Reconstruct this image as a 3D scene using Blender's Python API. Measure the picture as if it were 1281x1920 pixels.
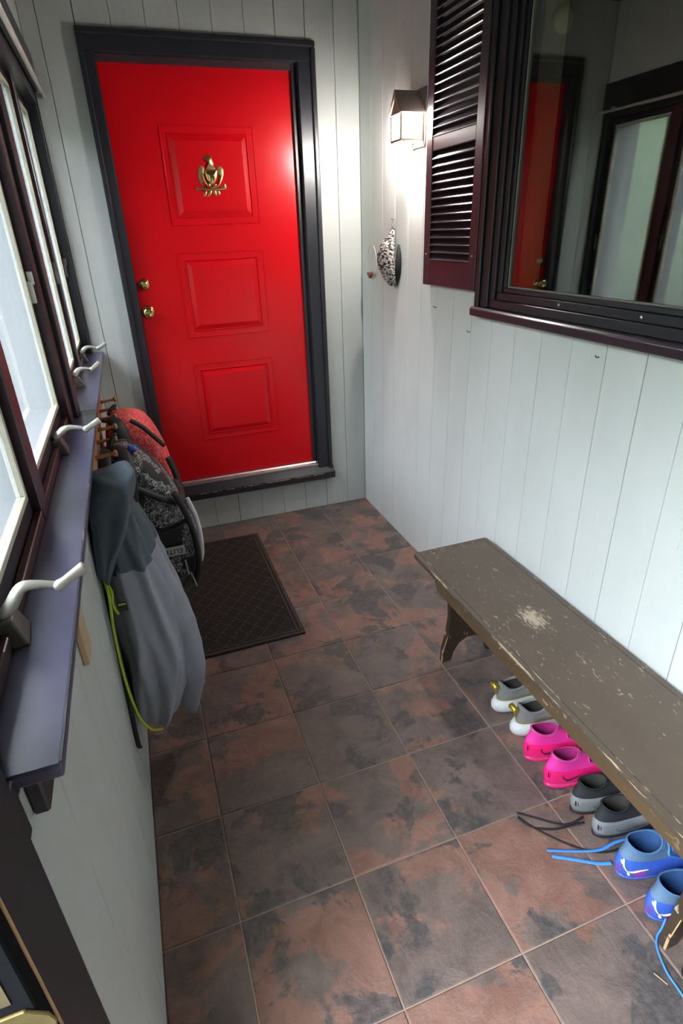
import bpy, bmesh, math, random
from mathutils import Vector, Matrix, noise as mnoise
random.seed(7)
for o in list(bpy.data.objects): bpy.data.objects.remove(o)
scn = bpy.context.scene
C = scn.collection
PI = math.pi

# ------------------------------------------------------------------ camera
cam_d = bpy.data.cameras.new('camera'); cam = bpy.data.objects.new('camera', cam_d); C.objects.link(cam)
RX = Vector((0.94027977, -0.33881096, -0.03287989))
RY = Vector((-0.1782461, -0.40776919, -0.89551807))
RZ = Vector((0.29000393, 0.84789824, -0.44380885))
m = Matrix.Identity(4)
for r in range(3):
    m[r][0] = RX[r]; m[r][1] = -RY[r]; m[r][2] = -RZ[r]
m.translation = Vector((-1.31175, -3.31126, 1.66044))
cam.matrix_world = m
cam_d.sensor_fit = 'VERTICAL'; cam_d.sensor_height = 36; cam_d.sensor_width = 24
cam_d.lens = 1065.46 * 36 / 1920
cam_d.clip_start = 0.02
scn.camera = cam

# ------------------------------------------------------------------ world, light, exposure
w = bpy.data.worlds.new('overcast_sky'); scn.world = w; w.use_nodes = True
bg = w.node_tree.nodes['Background']
bg.inputs[0].default_value = (0.83, 0.915, 1.0, 1)
bg.inputs[1].default_value = 8.6
vs = scn.view_settings
vs.view_transform = 'Standard'; vs.look = 'None'; vs.gamma = 1; vs.use_curve_mapping = False
vs.exposure = 2.5
for y0, y1, z0, z1 in ((-2.75, -1.3, 1.15, 2.25), (-1.1, -0.03, 1.15, 2.25), (-3.83, -2.93, 0, 2.12)):
    ld = bpy.data.lights.new('window_portal', 'AREA'); ld.shape = 'RECTANGLE'
    ld.size = y1 - y0; ld.size_y = z1 - z0
    ld.cycles.is_portal = True
    lo = bpy.data.objects.new('window_portal', ld); C.objects.link(lo)
    lo.location = (-1.72, (y0 + y1) / 2, (z0 + z1) / 2); lo.rotation_euler = (PI/2, 0, -PI/2)

# ------------------------------------------------------------------ helpers
def wloc(o):
    v = Vector((0, 0, 0))
    while o: v += o.location; o = o.parent
    return v
def tag(o, label=None, cat=None, group=None, kind=None):
    if label: o['label'] = label
    if cat: o['category'] = cat
    if group: o['group'] = group
    if kind: o['kind'] = kind
    return o
def empty(name, loc, label=None, cat=None, group=None, kind=None):
    o = bpy.data.objects.new(name, None); C.objects.link(o); o.location = loc
    o.empty_display_size = 0.05
    return tag(o, label, cat, group, kind)
def link(name, me, mats, parent=None, smooth=False, base=False):
    if not isinstance(mats, (list, tuple)): mats = [mats]
    for mm in mats: me.materials.append(mm)
    vs_ = [v.co for v in me.vertices]
    lo = Vector([min(v[i] for v in vs_) for i in range(3)]); hi = Vector([max(v[i] for v in vs_) for i in range(3)])
    c = (lo + hi) / 2
    if base: c.z = lo.z
    me.transform(Matrix.Translation(-c))
    o = bpy.data.objects.new(name, me); C.objects.link(o)
    if parent: o.location = c - wloc(parent); o.parent = parent
    else: o.location = c
    if smooth:
        me.polygons.foreach_set('use_smooth', [True] * len(me.polygons))
    me.update()
    return o
def mesh(name, verts, faces, mats, parent=None, smooth=False, idx=None, base=False):
    me = bpy.data.meshes.new(name); me.from_pydata([tuple(v) for v in verts], [], faces)
    bm = bmesh.new(); bm.from_mesh(me); bmesh.ops.recalc_face_normals(bm, faces=bm.faces); bm.to_mesh(me); bm.free()
    if idx: me.polygons.foreach_set('material_index', idx)
    return link(name, me, mats, parent, smooth, base)
BF = [(0,3,2,1),(4,5,6,7),(0,1,5,4),(1,2,6,5),(2,3,7,6),(3,0,4,7)]
def bvs(x0,x1,y0,y1,z0,z1):
    return [(x0,y0,z0),(x1,y0,z0),(x1,y1,z0),(x0,y1,z0),(x0,y0,z1),(x1,y0,z1),(x1,y1,z1),(x0,y1,z1)]
def from_bm(name, bm, mats, parent=None, smooth=False, bev=0, seg=1, base=False):
    if bev:
        bmesh.ops.bevel(bm, geom=list(bm.edges), offset=bev, segments=seg, affect='EDGES', profile=0.5)
    bmesh.ops.recalc_face_normals(bm, faces=bm.faces)
    me = bpy.data.meshes.new(name); bm.to_mesh(me); bm.free()
    return link(name, me, mats, parent, smooth, base)
def addbox(bm, x0,x1,y0,y1,z0,z1, mtx=None):
    v = [bm.verts.new(mtx @ Vector(p) if mtx else p) for p in bvs(min(x0,x1),max(x0,x1),min(y0,y1),max(y0,y1),min(z0,z1),max(z0,z1))]
    for f in BF: bm.faces.new([v[i] for i in f])
def box(name, x0,x1,y0,y1,z0,z1, mat, parent=None, bev=0, seg=1, base=False):
    bm = bmesh.new(); addbox(bm, x0,x1,y0,y1,z0,z1)
    return from_bm(name, bm, mat, parent, False, bev, seg, base)
def boxes(name, lst, mat, parent=None, bev=0):
    bm = bmesh.new()
    for b in lst: addbox(bm, *b)
    return from_bm(name, bm, mat, parent, False, bev)
def prism(name, pts, d0, d1, axis, mat, parent=None, bev=0, base=False):
    """polygon pts (u,v) extruded along axis: 'x':(d,u,v) 'y':(u,d,v) 'z':(u,v,d)"""
    f = {'x': lambda u,v,d:(d,u,v), 'y': lambda u,v,d:(u,d,v), 'z': lambda u,v,d:(u,v,d)}[axis]
    n = len(pts)
    bm = bmesh.new()
    a = [bm.verts.new(f(u,v,d0)) for u,v in pts]; b = [bm.verts.new(f(u,v,d1)) for u,v in pts]
    bm.faces.new(a); bm.faces.new(b[::-1])
    for i in range(n): bm.faces.new((a[i], b[i], b[(i+1)%n], a[(i+1)%n]))
    return from_bm(name, bm, mat, parent, False, bev, 1, base)
def loft_data(rings, cap0=True, cap1=True, closed=True):
    n = len(rings[0]); v = [p for r in rings for p in r]; f = []
    for k in range(len(rings)-1):
        for i in range(n if closed else n-1):
            j = (i+1) % n
            f.append((k*n+i, k*n+j, (k+1)*n+j, (k+1)*n+i))
    if cap0: f.append(tuple(range(n))[::-1])
    if cap1: f.append(tuple(range((len(rings)-1)*n, len(rings)*n)))
    return v, f
def loft(name, rings, mats, parent=None, smooth=True, cap0=True, cap1=True, idx=None, base=False, closed=True):
    v, f = loft_data(rings, cap0, cap1, closed)
    return mesh(name, v, f, mats, parent, smooth, idx, base)
def catmull(pts, n):
    pts = [Vector(p) for p in pts]
    if len(pts) < 3: return [pts[0].lerp(pts[1], i/n) for i in range(n+1)]
    P = [2*pts[0]-pts[1]] + pts + [2*pts[-1]-pts[-2]]
    out = []
    segs = len(pts)-1
    for s in range(segs):
        p0,p1,p2,p3 = P[s:s+4]
        for i in range(n):
            t = i/n
            out.append(0.5*((2*p1)+(-p0+p2)*t+(2*p0-5*p1+4*p2-p3)*t*t+(-p0+3*p1-3*p2+p3)*t**3))
    out.append(pts[-1]); return out
def tube_rings(path, rad, n=8, flat=1.0):
    rings = []; up = Vector((0,0,1)); prev = None
    for i, p in enumerate(path):
        t = (path[min(i+1,len(path)-1)] - path[max(i-1,0)]).normalized()
        if prev is None:
            a = t.cross(up)
            if a.length < 1e-3: a = t.cross(Vector((1,0,0)))
        else: a = prev - t*prev.dot(t)
        a.normalize(); prev = a; b = t.cross(a)
        r = rad(i/(len(path)-1)) if callable(rad) else rad
        rings.append([p + a*math.cos(2*PI*k/n)*r + b*math.sin(2*PI*k/n)*r*flat for k in range(n)])
    return rings
def tube(name, pts, rad, mat, parent=None, n=8, sub=6, flat=1.0):
    path = catmull(pts, sub)
    return loft(name, tube_rings(path, rad, n, flat), mat, parent, True)
def lathe(name, prof, origin, axis, mat, parent=None, n=24):
    """prof: list of (along axis, radius)"""
    o = Vector(origin); ax = Vector(axis).normalized()
    a = ax.cross(Vector((0,0,1)));
    if a.length < 1e-3: a = ax.cross(Vector((1,0,0)))
    a.normalize(); b = ax.cross(a)
    rings = [[o + ax*d + (a*math.cos(2*PI*k/n)+b*math.sin(2*PI*k/n))*max(r,1e-4) for k in range(n)] for d, r in prof]
    ob = loft(name, rings, mat, parent, True)
    return ob
def sharpen(o, ang=35):
    me = o.data
    me.polygons.foreach_set('use_smooth', [True]*len(me.polygons))
    bm = bmesh.new(); bm.from_mesh(me)
    for e in bm.edges:
        if len(e.link_faces) == 2 and e.calc_face_angle(0) > math.radians(ang): e.smooth = False
    bm.to_mesh(me); bm.free()
    return o
def sstep(a, b, x):
    t = max(0, min(1, (x-a)/(b-a))); return t*t*(3-2*t)

# ------------------------------------------------------------------ materials
class NT:
    def __init__(s, name):
        s.m = bpy.data.materials.new(name); s.m.use_nodes = True
        s.t = s.m.node_tree; s.b = s.t.nodes['Principled BSDF']
    def n(s, typ, **kw):
        nd = s.t.nodes.new(typ)
        for k, v in kw.items(): setattr(nd, k, v)
        return nd
    def l(s, a, b): s.t.links.new(a, b)
    def coord(s, scale=(1,1,1), rnd=True):
        tc = s.n('ShaderNodeTexCoord'); mp = s.n('ShaderNodeMapping')
        mp.inputs['Scale'].default_value = scale
        s.l(tc.outputs['Object'], mp.inputs['Vector'])
        if rnd:
            oi = s.n('ShaderNodeObjectInfo'); mu = s.n('ShaderNodeMath', operation='MULTIPLY'); mu.inputs[1].default_value = 57.0
            s.l(oi.outputs['Random'], mu.inputs[0]); s.l(mu.outputs[0], mp.inputs['Location'])
        return mp.outputs[0]
    def noise(s, vec, scale, detail=4, rough=.55, dist=0):
        nd = s.n('ShaderNodeTexNoise'); nd.inputs['Scale'].default_value = scale; nd.inputs['Detail'].default_value = detail
        nd.inputs['Roughness'].default_value = rough; nd.inputs['Distortion'].default_value = dist
        s.l(vec, nd.inputs['Vector']); return nd.outputs['Fac']
    def ramp(s, fac, stops, interp='LINEAR'):
        nd = s.n('ShaderNodeValToRGB'); cr = nd.color_ramp; cr.interpolation = interp
        while len(cr.elements) < len(stops): cr.elements.new(0.5)
        for e, (p, c) in zip(cr.elements, stops):
            e.position = p; e.color = (c if len(c) == 4 else (*c, 1)) if isinstance(c, (tuple, list)) else (c, c, c, 1)
        s.l(fac, nd.inputs[0]); return nd.outputs['Color']
    def mix(s, fac, a, b, mode='MIX'):
        nd = s.n('ShaderNodeMix', data_type='RGBA', blend_type=mode)
        for sock, v in ((nd.inputs[0], fac), (nd.inputs[6], a), (nd.inputs[7], b)):
            if hasattr(v, 'is_output'): s.l(v, sock)
            elif isinstance(v, (tuple, list)): sock.default_value = (*v[:3], 1)
            else: sock.default_value = v
        return nd.outputs[2]
    def math(s, op, a, b=0.0):
        nd = s.n('ShaderNodeMath', operation=op)
        for i, v in ((0, a), (1, b)):
            if hasattr(v, 'is_output'): s.l(v, nd.inputs[i])
            else: nd.inputs[i].default_value = v
        return nd.outputs[0]
    def bump(s, h, strength=.3, dist=.002):
        nd = s.n('ShaderNodeBump'); nd.inputs['Strength'].default_value = strength; nd.inputs['Distance'].default_value = dist
        s.l(h, nd.inputs['Height']); s.l(nd.outputs[0], s.b.inputs['Normal'])
    def base(s, v):
        if hasattr(v, 'is_output'): s.l(v, s.b.inputs['Base Color'])
        else: s.b.inputs['Base Color'].default_value = (*v, 1)
    def set(s, **kw):
        for k, v in kw.items():
            i = s.b.inputs[k.replace('_', ' ')]
            if hasattr(v, 'is_output'): s.l(v, i)
            else: i.default_value = v
        return s.m

def simple(name, col, rough=.5, metal=0.0, var=.12, nscale=30, bump=.0, scale=(1,1,1)):
    t = NT(name); v = t.coord(scale)
    f = t.noise(v, nscale, 4)
    c = t.mix(f, tuple(x*(1-var) for x in col), tuple(min(1, x*(1+var)) for x in col))
    t.base(c)
    if bump: t.bump(f, bump, .002)
    return t.set(Roughness=rough, Metallic=metal)

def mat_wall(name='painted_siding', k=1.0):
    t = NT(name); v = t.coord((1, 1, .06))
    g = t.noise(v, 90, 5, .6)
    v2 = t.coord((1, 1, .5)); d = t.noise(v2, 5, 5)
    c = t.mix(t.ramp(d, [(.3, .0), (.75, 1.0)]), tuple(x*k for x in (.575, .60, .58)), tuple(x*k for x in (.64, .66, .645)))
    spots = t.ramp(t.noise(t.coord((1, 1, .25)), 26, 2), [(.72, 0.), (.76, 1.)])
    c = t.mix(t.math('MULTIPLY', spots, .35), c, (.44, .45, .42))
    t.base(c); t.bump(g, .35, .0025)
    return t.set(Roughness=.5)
def mat_tile():
    t = NT('slate_tile'); v = t.coord((1, 1, 1))
    n1 = t.noise(v, 4.4, 9, .62, .35); n2 = t.noise(v, 3.6, 9, .62, .5); n3 = t.noise(v, 42, 6, .7); n4 = t.noise(v, 9, 8, .65, .6)
    mid = t.ramp(n4, [(.35, (.090, .066, .057)), (.65, (.165, .116, .100))])
    rust = t.ramp(n4, [(.35, (.165, .080, .058)), (.65, (.255, .132, .100))])
    dark = t.ramp(n3, [(.3, (.040, .037, .038)), (.7, (.076, .068, .068))])
    c = t.mix(t.ramp(n2, [(.50, 0.), (.535, 1.)]), mid, rust)
    c = t.mix(t.ramp(n1, [(.428, .88), (.455, 0.)]), c, dark)
    c = t.mix(t.math('MULTIPLY', t.ramp(n3, [(.45, 0.), (.8, 1.)]), .45), c, (.20, .155, .13))
    t.base(c)
    h = t.math('ADD', t.math('MULTIPLY', n4, 1.3), t.math('MULTIPLY', n3, .5))
    t.bump(h, .8, .007)
    return t.set(Roughness=t.ramp(n3, [(.3, .36), (.7, .58)]))
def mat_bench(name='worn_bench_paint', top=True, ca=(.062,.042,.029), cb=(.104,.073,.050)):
    t = NT(name); v = t.coord((1, .12, 1), False); v1 = t.coord((1, 1, 1), False)
    g = t.noise(v, 30, 5, .6)
    c = t.mix(t.noise(v1, 4, 4), ca, cb)
    # chips and scratches
    sc = t.noise(t.coord((2.2, .8, 1), False), 38, 3, .6, .6); chips = t.ramp(sc, [(.635, 0.), (.67, 1.)])
    zone = t.ramp(t.noise(v1, 5, 2), [(.38, 0.), (.62, 1.)])
    k = t.math('MULTIPLY', chips, zone)
    if top:
        tc = t.n('ShaderNodeTexCoord'); sx = t.n('ShaderNodeSeparateXYZ'); t.l(tc.outputs['Object'], sx.inputs[0])
        # the big rubbed patch about 0.42 m from the far end
        dx = t.math('DIVIDE', t.math('SUBTRACT', sx.outputs[0], .005), .055); dy = t.math('DIVIDE', t.math('SUBTRACT', sx.outputs[1], .20), .085)
        r = t.math('SQRT', t.math('ADD', t.math('MULTIPLY', dx, dx), t.math('MULTIPLY', dy, dy)))
        fine = t.noise(t.coord((3, 1, 1), False), 60, 4, .7)
        patch = t.ramp(t.math('SUBTRACT', fine, t.math('MULTIPLY', r, .28)), [(.30, 0.), (.42, 1.)])
        k = t.math('MAXIMUM', k, patch)
    c = t.mix(t.math('MULTIPLY', k, .8), c, (.45, .36, .25))
    t.base(c); t.bump(g, .25, .0015)
    return t.set(Roughness=.34)
def mat_worn(name, under, over, scale=60, th=.5, rough=.5, stretch=(1,.15,1)):
    t = NT(name); n = t.noise(t.coord(stretch), scale, 5, .65)
    t.base(t.mix(t.ramp(n, [(th-.03, 0.), (th+.03, 1.)]), under, over)); t.bump(n, .3, .002)
    return t.set(Roughness=rough)
def mat_door():
    t = NT('red_door_paint'); v = t.coord((1, 1, .12), False); g = t.noise(v, 60, 5, .6)
    c = t.mix(t.noise(t.coord((1,1,1), False), 3, 3), (.58, .002, .006), (.64, .003, .009))
    t.base(c); t.bump(g, .05, .001)
    t.b.inputs['Specular IOR Level'].default_value = .38
    return t.set(Roughness=t.ramp(g, [(.3, .22), (.7, .27)]))
def mat_trim():
    t = NT('dark_trim_paint'); v = t.coord((1, 1, 1)); n = t.noise(v, 22, 5)
    c = t.mix(n, (.016, .016, .021), (.026, .025, .033))
    chip = t.ramp(t.noise(t.coord((1, 1, .4)), 48, 2, .5), [(.78, 0.), (.80, 1.)])
    c = t.mix(t.math('MULTIPLY', chip, .5), c, (.25, .23, .2))
    t.base(c); t.bump(n, .08, .002)
    return t.set(Roughness=.33)
def mat_scribble(name, ground, ink, patch=True):
    t = NT(name); v = t.coord((1, 1, 1), False)
    def lines(sc, w, d):
        n = t.noise(v, sc, 2.5, .6, d)
        a = t.math('ABSOLUTE', t.math('SUBTRACT', n, .5)); return t.ramp(a, [(w*.6, 1.), (w, 0.)])
    k = t.math('MAXIMUM', lines(30, .016, 1.8), lines(44, .015, 1.2))
    if patch:
        z = t.ramp(t.noise(v, 8, 2, .5), [(.46, 0.), (.48, 1.)]); k = t.math('MULTIPLY', k, z)
    t.base(t.mix(k, ground, ink)); 
    return t.set(Roughness=.75)
def mat_cloth(name, col, sc=900):
    t = NT(name); v = t.coord((1,1,1), False); n = t.noise(v, 18, 4)
    t.base(t.mix(n, tuple(x*.85 for x in col), tuple(x*1.12 for x in col)))
    t.bump(t.noise(v, sc, 2), .15, .001)
    return t.set(Roughness=.62)
def mat_glass(name, tint=(1,1,1), ior=1.5, extra=0.0):
    t = NT(name); fr = t.n('ShaderNodeFresnel'); ge = t.n('ShaderNodeNewGeometry')
    t.l(t.math('ADD', ior, t.math('MULTIPLY', ge.outputs['Backfacing'], 1/ior-ior)), fr.inputs[0])   # same pane from either side
    tr = t.n('ShaderNodeBsdfTransparent'); tr.inputs[0].default_value = (*tint, 1)
    gl = t.n('ShaderNodeBsdfGlossy'); gl.inputs['Roughness'].default_value = .0
    mx = t.n('ShaderNodeMixShader'); t.l(t.math('ADD', fr.outputs[0], extra), mx.inputs[0]); t.l(tr.outputs[0], mx.inputs[1]); t.l(gl.outputs[0], mx.inputs[2])
    out = t.t.nodes['Material Output']; t.l(mx.outputs[0], out.inputs[0])
    return t.m
def mat_screen():
    t = NT('insect_screen'); tr = t.n('ShaderNodeBsdfTransparent')
    tl = t.n('ShaderNodeBsdfTranslucent'); df = t.n('ShaderNodeBsdfDiffuse'); v = t.coord((1,1,1)); n = t.noise(v, 160, 3)
    t.l(t.mix(n, (.22, .23, .24), (.30, .31, .32)), tl.inputs[0]); df.inputs[0].default_value = (.10, .10, .10, 1)
    m0 = t.n('ShaderNodeMixShader'); m0.inputs[0].default_value = .5; t.l(df.outputs[0], m0.inputs[1]); t.l(tl.outputs[0], m0.inputs[2])
    mx = t.n('ShaderNodeMixShader'); mx.inputs[0].default_value = .47; t.l(tr.outputs[0], mx.inputs[1]); t.l(m0.outputs[0], mx.inputs[2])
    t.l(mx.outputs[0], t.t.nodes['Material Output'].inputs[0]); return t.m
def mat_pane():
    t = NT('lantern_pane'); tr = t.n('ShaderNodeBsdfTransparent'); tl = t.n('ShaderNodeBsdfTranslucent')
    tl.inputs[0].default_value = (.95, .95, .92, 1)
    n = t.noise(t.coord(), 80, 2)
    mx = t.n('ShaderNodeMixShader'); t.l(t.ramp(n, [(0, .10), (1, .16)]), mx.inputs[0]); t.l(tr.outputs[0], mx.inputs[1]); t.l(tl.outputs[0], mx.inputs[2])
    t.l(mx.outputs[0], t.t.nodes['Material Output'].inputs[0]); return t.m
def mat_emit(name, col, st):
    t = NT(name); em = t.n('ShaderNodeEmission'); em.inputs[0].default_value = (*col, 1); em.inputs[1].default_value = st
    tr = t.n('ShaderNodeBsdfTransparent'); mx = t.n('ShaderNodeMixShader'); mx.inputs[0].default_value = .25
    t.l(tr.outputs[0], mx.inputs[1]); t.l(em.outputs[0], mx.inputs[2]); t.l(mx.outputs[0], t.t.nodes['Material Output'].inputs[0])
    return t.m

WALL = mat_wall(); WALLSHADE = mat_wall('shaded_painted_siding', .76); TILE = mat_tile(); BENCH = mat_bench(); BENCHL = mat_bench('bench_leg_paint', False, (.030,.020,.013), (.055,.036,.022)); BENCHS = mat_bench('bench_side_lit_paint', False, (.070,.043,.022), (.125,.080,.042))  # back and left wall shade is put into the darker siding colour
GROUT = simple('grout', (.30, .21, .165), .8, var=.3, nscale=40, bump=.3)
TRIM = mat_trim(); DOOR = mat_door()
STOOL = simple('ledge_paint_sky_sheen', (.085, .080, .135), .28, var=.25, nscale=14, bump=.06)  # reflected sky sheen is put into the bluish base colour
SHUT = simple('plum_shutter_paint', (.040, .024, .034), .3, var=.15, nscale=25, bump=.05)
PLUM = simple('plum_frame_paint', (.060, .028, .036), .35, var=.15, nscale=25)
BACK = simple('groove_backing', (.20, .20, .19), .8)
CEIL = simple('brown_ceiling', (.10, .08, .06), .7)
BRASS = simple('polished_brass', (.78, .57, .22), .16, 1.0, var=.1, nscale=20)
OLDBRASS = simple('aged_brass', (.58, .43, .18), .34, 1.0, var=.45, nscale=60, bump=.3)
ALU = simple('aluminium', (.62, .62, .62), .35, 1.0, var=.1)
CRANK = simple('cream_metal', (.46, .44, .38), .32, .35, var=.06)
HOUSE = simple('bronze_housing', (.13, .12, .10), .38, .4, var=.25)
WHITE = simple('white_paint', (.62, .60, .54), .45)
SCRF = simple('screen_edge', (.50, .47, .36), .5, var=.2, nscale=200)
SCREEN = mat_screen(); GLASS = mat_glass('window_glass'); GLASSR = mat_glass('window_glass_double', (.80, .82, .72), 1.5, .10)
PEG = simple('maple_peg', (.42, .21, .085), .45, var=.2, nscale=30, scale=(1,.2,1))
TAN = simple('tan_wood', (.46, .33, .19), .6, var=.2, nscale=40, scale=(1,1,.15))
MAT = simple('brown_mat', (.020, .014, .012), .95, var=.45, nscale=300, bump=.6)
MATR = simple('brown_mat_ridge', (.060, .044, .038), .9, var=.4, nscale=300, bump=.5)
BLACK = simple('black_nylon', (.010, .010, .011), .6, var=.3, nscale=200)
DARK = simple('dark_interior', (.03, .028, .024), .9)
LANT = simple('lantern_bronze', (.20, .155, .135), .6, .2, var=.15)
LANTIN = simple('lantern_wood_trim', (.30, .20, .13), .5, .2, var=.15)
JAMB = simple('dull_black_jamb', (.006,.006,.008), .95, var=.3); JAMB.node_tree.nodes['Principled BSDF'].inputs['Specular IOR Level'].default_value = .1
LPANE = mat_pane(); BULB = mat_emit('bulb_glow', (1.0, .95, .86), 60)

# ------------------------------------------------------------------ structure
XL, ZC, YE = -1.525, 2.75, -4.25
# floor + tiles
floor = box('floor', XL-.2, 0.15, YE, 0.15, -.1, -.0035, GROUT)
tag(floor, 'floor of large brown and rust slate-look tiles with sandy grout', 'floor', kind='structure')
TS, G = 0.3302, 0.0040
def tile_mesh(sx, sy):
    bm = bmesh.new(); c = .0025; x, y = sx/2, sy/2
    lo = [bm.verts.new((a*x, b*y, -.008)) for a, b in ((-1,-1),(1,-1),(1,1),(-1,1))]
    mi = [bm.verts.new((a*x, b*y, -c)) for a, b in ((-1,-1),(1,-1),(1,1),(-1,1))]
    hi = [bm.verts.new((a*(x-c), b*(y-c), 0)) for a, b in ((-1,-1),(1,-1),(1,1),(-1,1))]
    for A, B in ((lo, mi), (mi, hi)):
        for i in range(4): bm.faces.new((A[i], A[(i+1)%4], B[(i+1)%4], B[i]))
    bm.faces.new(hi); bm.faces.new(lo[::-1])
    me = bpy.data.meshes.new('tile'); bm.to_mesh(me); bm.free(); me.materials.append(TILE); return me
tmesh = {}
xs = [XL] + [-0.32995 + i*TS for i in range(-3, 1)] + [0.0]
ys = [0.0] + [-0.3883 - j*TS for j in range(0, 11)] + [YE]
for i in range(len(xs)-1):
    for j in range(len(ys)-1):
        x0, x1, y1, y0 = xs[i], xs[i+1], ys[j], ys[j+1]
        if x1-x0 < .03 or y1-y0 < .03: continue
        sx, sy = round(x1-x0-G, 4), round(y1-y0-G, 4)
        if (sx, sy) not in tmesh: tmesh[(sx, sy)] = tile_mesh(sx, sy)
        o = bpy.data.objects.new('tile', tmesh[(sx, sy)]); C.objects.link(o)
        o.location = Vector(((x0+x1)/2, (y0+y1)/2, random.uniform(-.0006, .0006))) - floor.location
        o.rotation_euler = (0, 0, 0); o.parent = floor
# board walls
def boards(parent, cuts, z0, z1, front, axis, opening=None, depth=.014, mat=None):
    """boards between successive cuts along the wall; front = face plane; axis 'x' (right/left wall) or 'y' (back wall)"""
    for a, b in zip(cuts[:-1], cuts[1:]):
        lo, hi = min(a, b)+random.choice((.0004,.0010,.0016)), max(a, b)-random.choice((.0004,.0010,.0016))
        polys = []
        if opening:
            o0, o1, oz0, oz1 = opening
            if hi <= o0 or lo >= o1: polys = [[(lo,z0),(hi,z0),(hi,z1),(lo,z1)]]
            elif lo >= o0 and hi <= o1:
                if oz0 > z0: polys.append([(lo,z0),(hi,z0),(hi,oz0),(lo,oz0)])
                if oz1 < z1: polys.append([(lo,oz1),(hi,oz1),(hi,z1),(lo,z1)])
            elif lo < o0: polys = [[(lo,z0),(hi,z0),(hi,oz0),(o0,oz0),(o0,oz1),(hi,oz1),(hi,z1),(lo,z1)]]
            else: polys = [[(lo,z0),(hi,z0),(hi,z1),(lo,z1),(lo,oz1),(o1,oz1),(o1,oz0),(lo,oz0)]]
        else: polys = [[(lo,z0),(hi,z0),(hi,z1),(lo,z1)]]
        for p in polys:
            prism('board', p, front, front+depth, axis, mat or WALL, parent, bev=.0012)
wb = boxes('wall_back', [(XL-.3,-1.262,.0142,.16,0,ZC),(-.316,.14,.0142,.16,0,ZC),(-1.262,-.316,.0142,.16,2.405,ZC),(-1.262,-.316,.0142,.16,0,.27)], BACK)
tag(wb, 'painted vertical board wall with shade in its colour around the red door', 'wall', kind='structure')
cuts = [0.0] + [-.130 - .1473*k for k in range(0, 10)]
cuts = [c for c in cuts if c > XL+.03] + [XL]
boards(wb, cuts, 0, ZC, 0.0, 'y', (-1.262, -.316, .27, 2.405), .014, WALLSHADE)
WY0, WY1, WZ0, WZ1 = -2.95, -1.33, 1.375, 2.42
wr = boxes('wall_right', [(.0142,.14,YE,WY0,0,ZC),(.0142,.14,WY1,.0141,0,ZC),(.0142,.14,WY0,WY1,0,WZ0),(.0142,.14,WY0,WY1,WZ1,ZC)], BACK)
tag(wr, 'pale painted vertical board wall above the wooden bench', 'wall', kind='structure')
cuts = [-.1505*k for k in range(0, 29) if -.1505*k > YE]
boards(wr, cuts+[YE], 0, ZC, 0.0, 'x', (WY0, WY1, WZ0, WZ1))
wl = boxes('wall_left', [(XL-.14,XL-.0142,-2.80,.0,0,1.10),(XL-.14,XL-.0142,-2.80,.0,2.30,ZC),(XL-.14,XL,YE,-3.85,0,ZC),(XL-.14,XL,-3.85,-2.80,2.12,ZC)], BACK)
tag(wl, 'low painted board wall under the casement windows and ledge', 'wall', kind='structure')
cuts = [-.075 - .1505*k for k in range(0, 18)] + [-2.80]
boards(wl, [0.0]+cuts, 0, 1.10, XL, 'x', None, -.014, WALLSHADE)
boards(wl, [0.0]+cuts, 2.30, ZC, XL, 'x', None, -.014, WALLSHADE)
we = box('wall_end', XL-.2, .14, YE-.12, YE, 0, ZC, CEIL); tag(we, 'plain dark brown end wall opposite the red door', 'wall', kind='structure')
ce = box('ceiling', XL-.3, .16, YE-.12, .16, ZC, ZC+.1, CEIL); tag(ce, 'dark brown ceiling of the entry porch', 'ceiling', kind='structure')

# ------------------------------------------------------------------ red door
door = empty('door_1', (-.79, .06, .32), 'glossy red entry door with three raised panels and brass hardware', 'door', kind='structure')
slab = box('slab', -1.25, -.328, .04, .085, .322, 2.398, DOOR, door, .002)
def panel(x0, x1, z0, z1):
    prof = [(0,.0402),(.0015,.0355),(.005,.0355),(.007,.0385),(.033,.0385),(.036,.0340),(.039,.0340),(.041,.0396),(.066,.0290),(.068,.0290)]
    rings = []
    for ins, y in prof:
        rings.append([(x0+ins,y,z0+ins),(x1-ins,y,z0+ins),(x1-ins,y,z1-ins),(x0+ins,y,z1-ins)])
    return loft('raised_panel', rings, DOOR, door, False, False, True)
for z0, z1 in ((1.708, 2.142), (1.152, 1.582), (.560, 1.010)): panel(-1.022, -.562, z0, z1)
# hardware
db = lathe('deadbolt', [(0,.030),(.004,.030),(.012,.026),(.016,.024),(.0165,.020),(.020,.0195),(.020,.001)], (-1.209,.040,1.442), (0,-1,0), BRASS, door)
lathe('keyhole_plug', [(0,.011),(.0225,.011),(.023,.009),(.023,.001)], (-1.209,.040,1.442), (0,-1,0), OLDBRASS, db)
kb = lathe('door_knob', [(0,.034),(.004,.034),(.008,.028),(.012,.015),(.028,.013),(.034,.022),(.043,.028),(.054,.028),(.061,.022),(.0625,.014),(.0605,.012),(.0605,.001)], (-1.212,.040,1.305), (0,-1,0), BRASS, door)
lathe('keyhole_plug', [(0,.008),(.0635,.008),(.064,.006),(.064,.001)], (-1.212,.040,1.305), (0,-1,0), OLDBRASS, kb)
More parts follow.
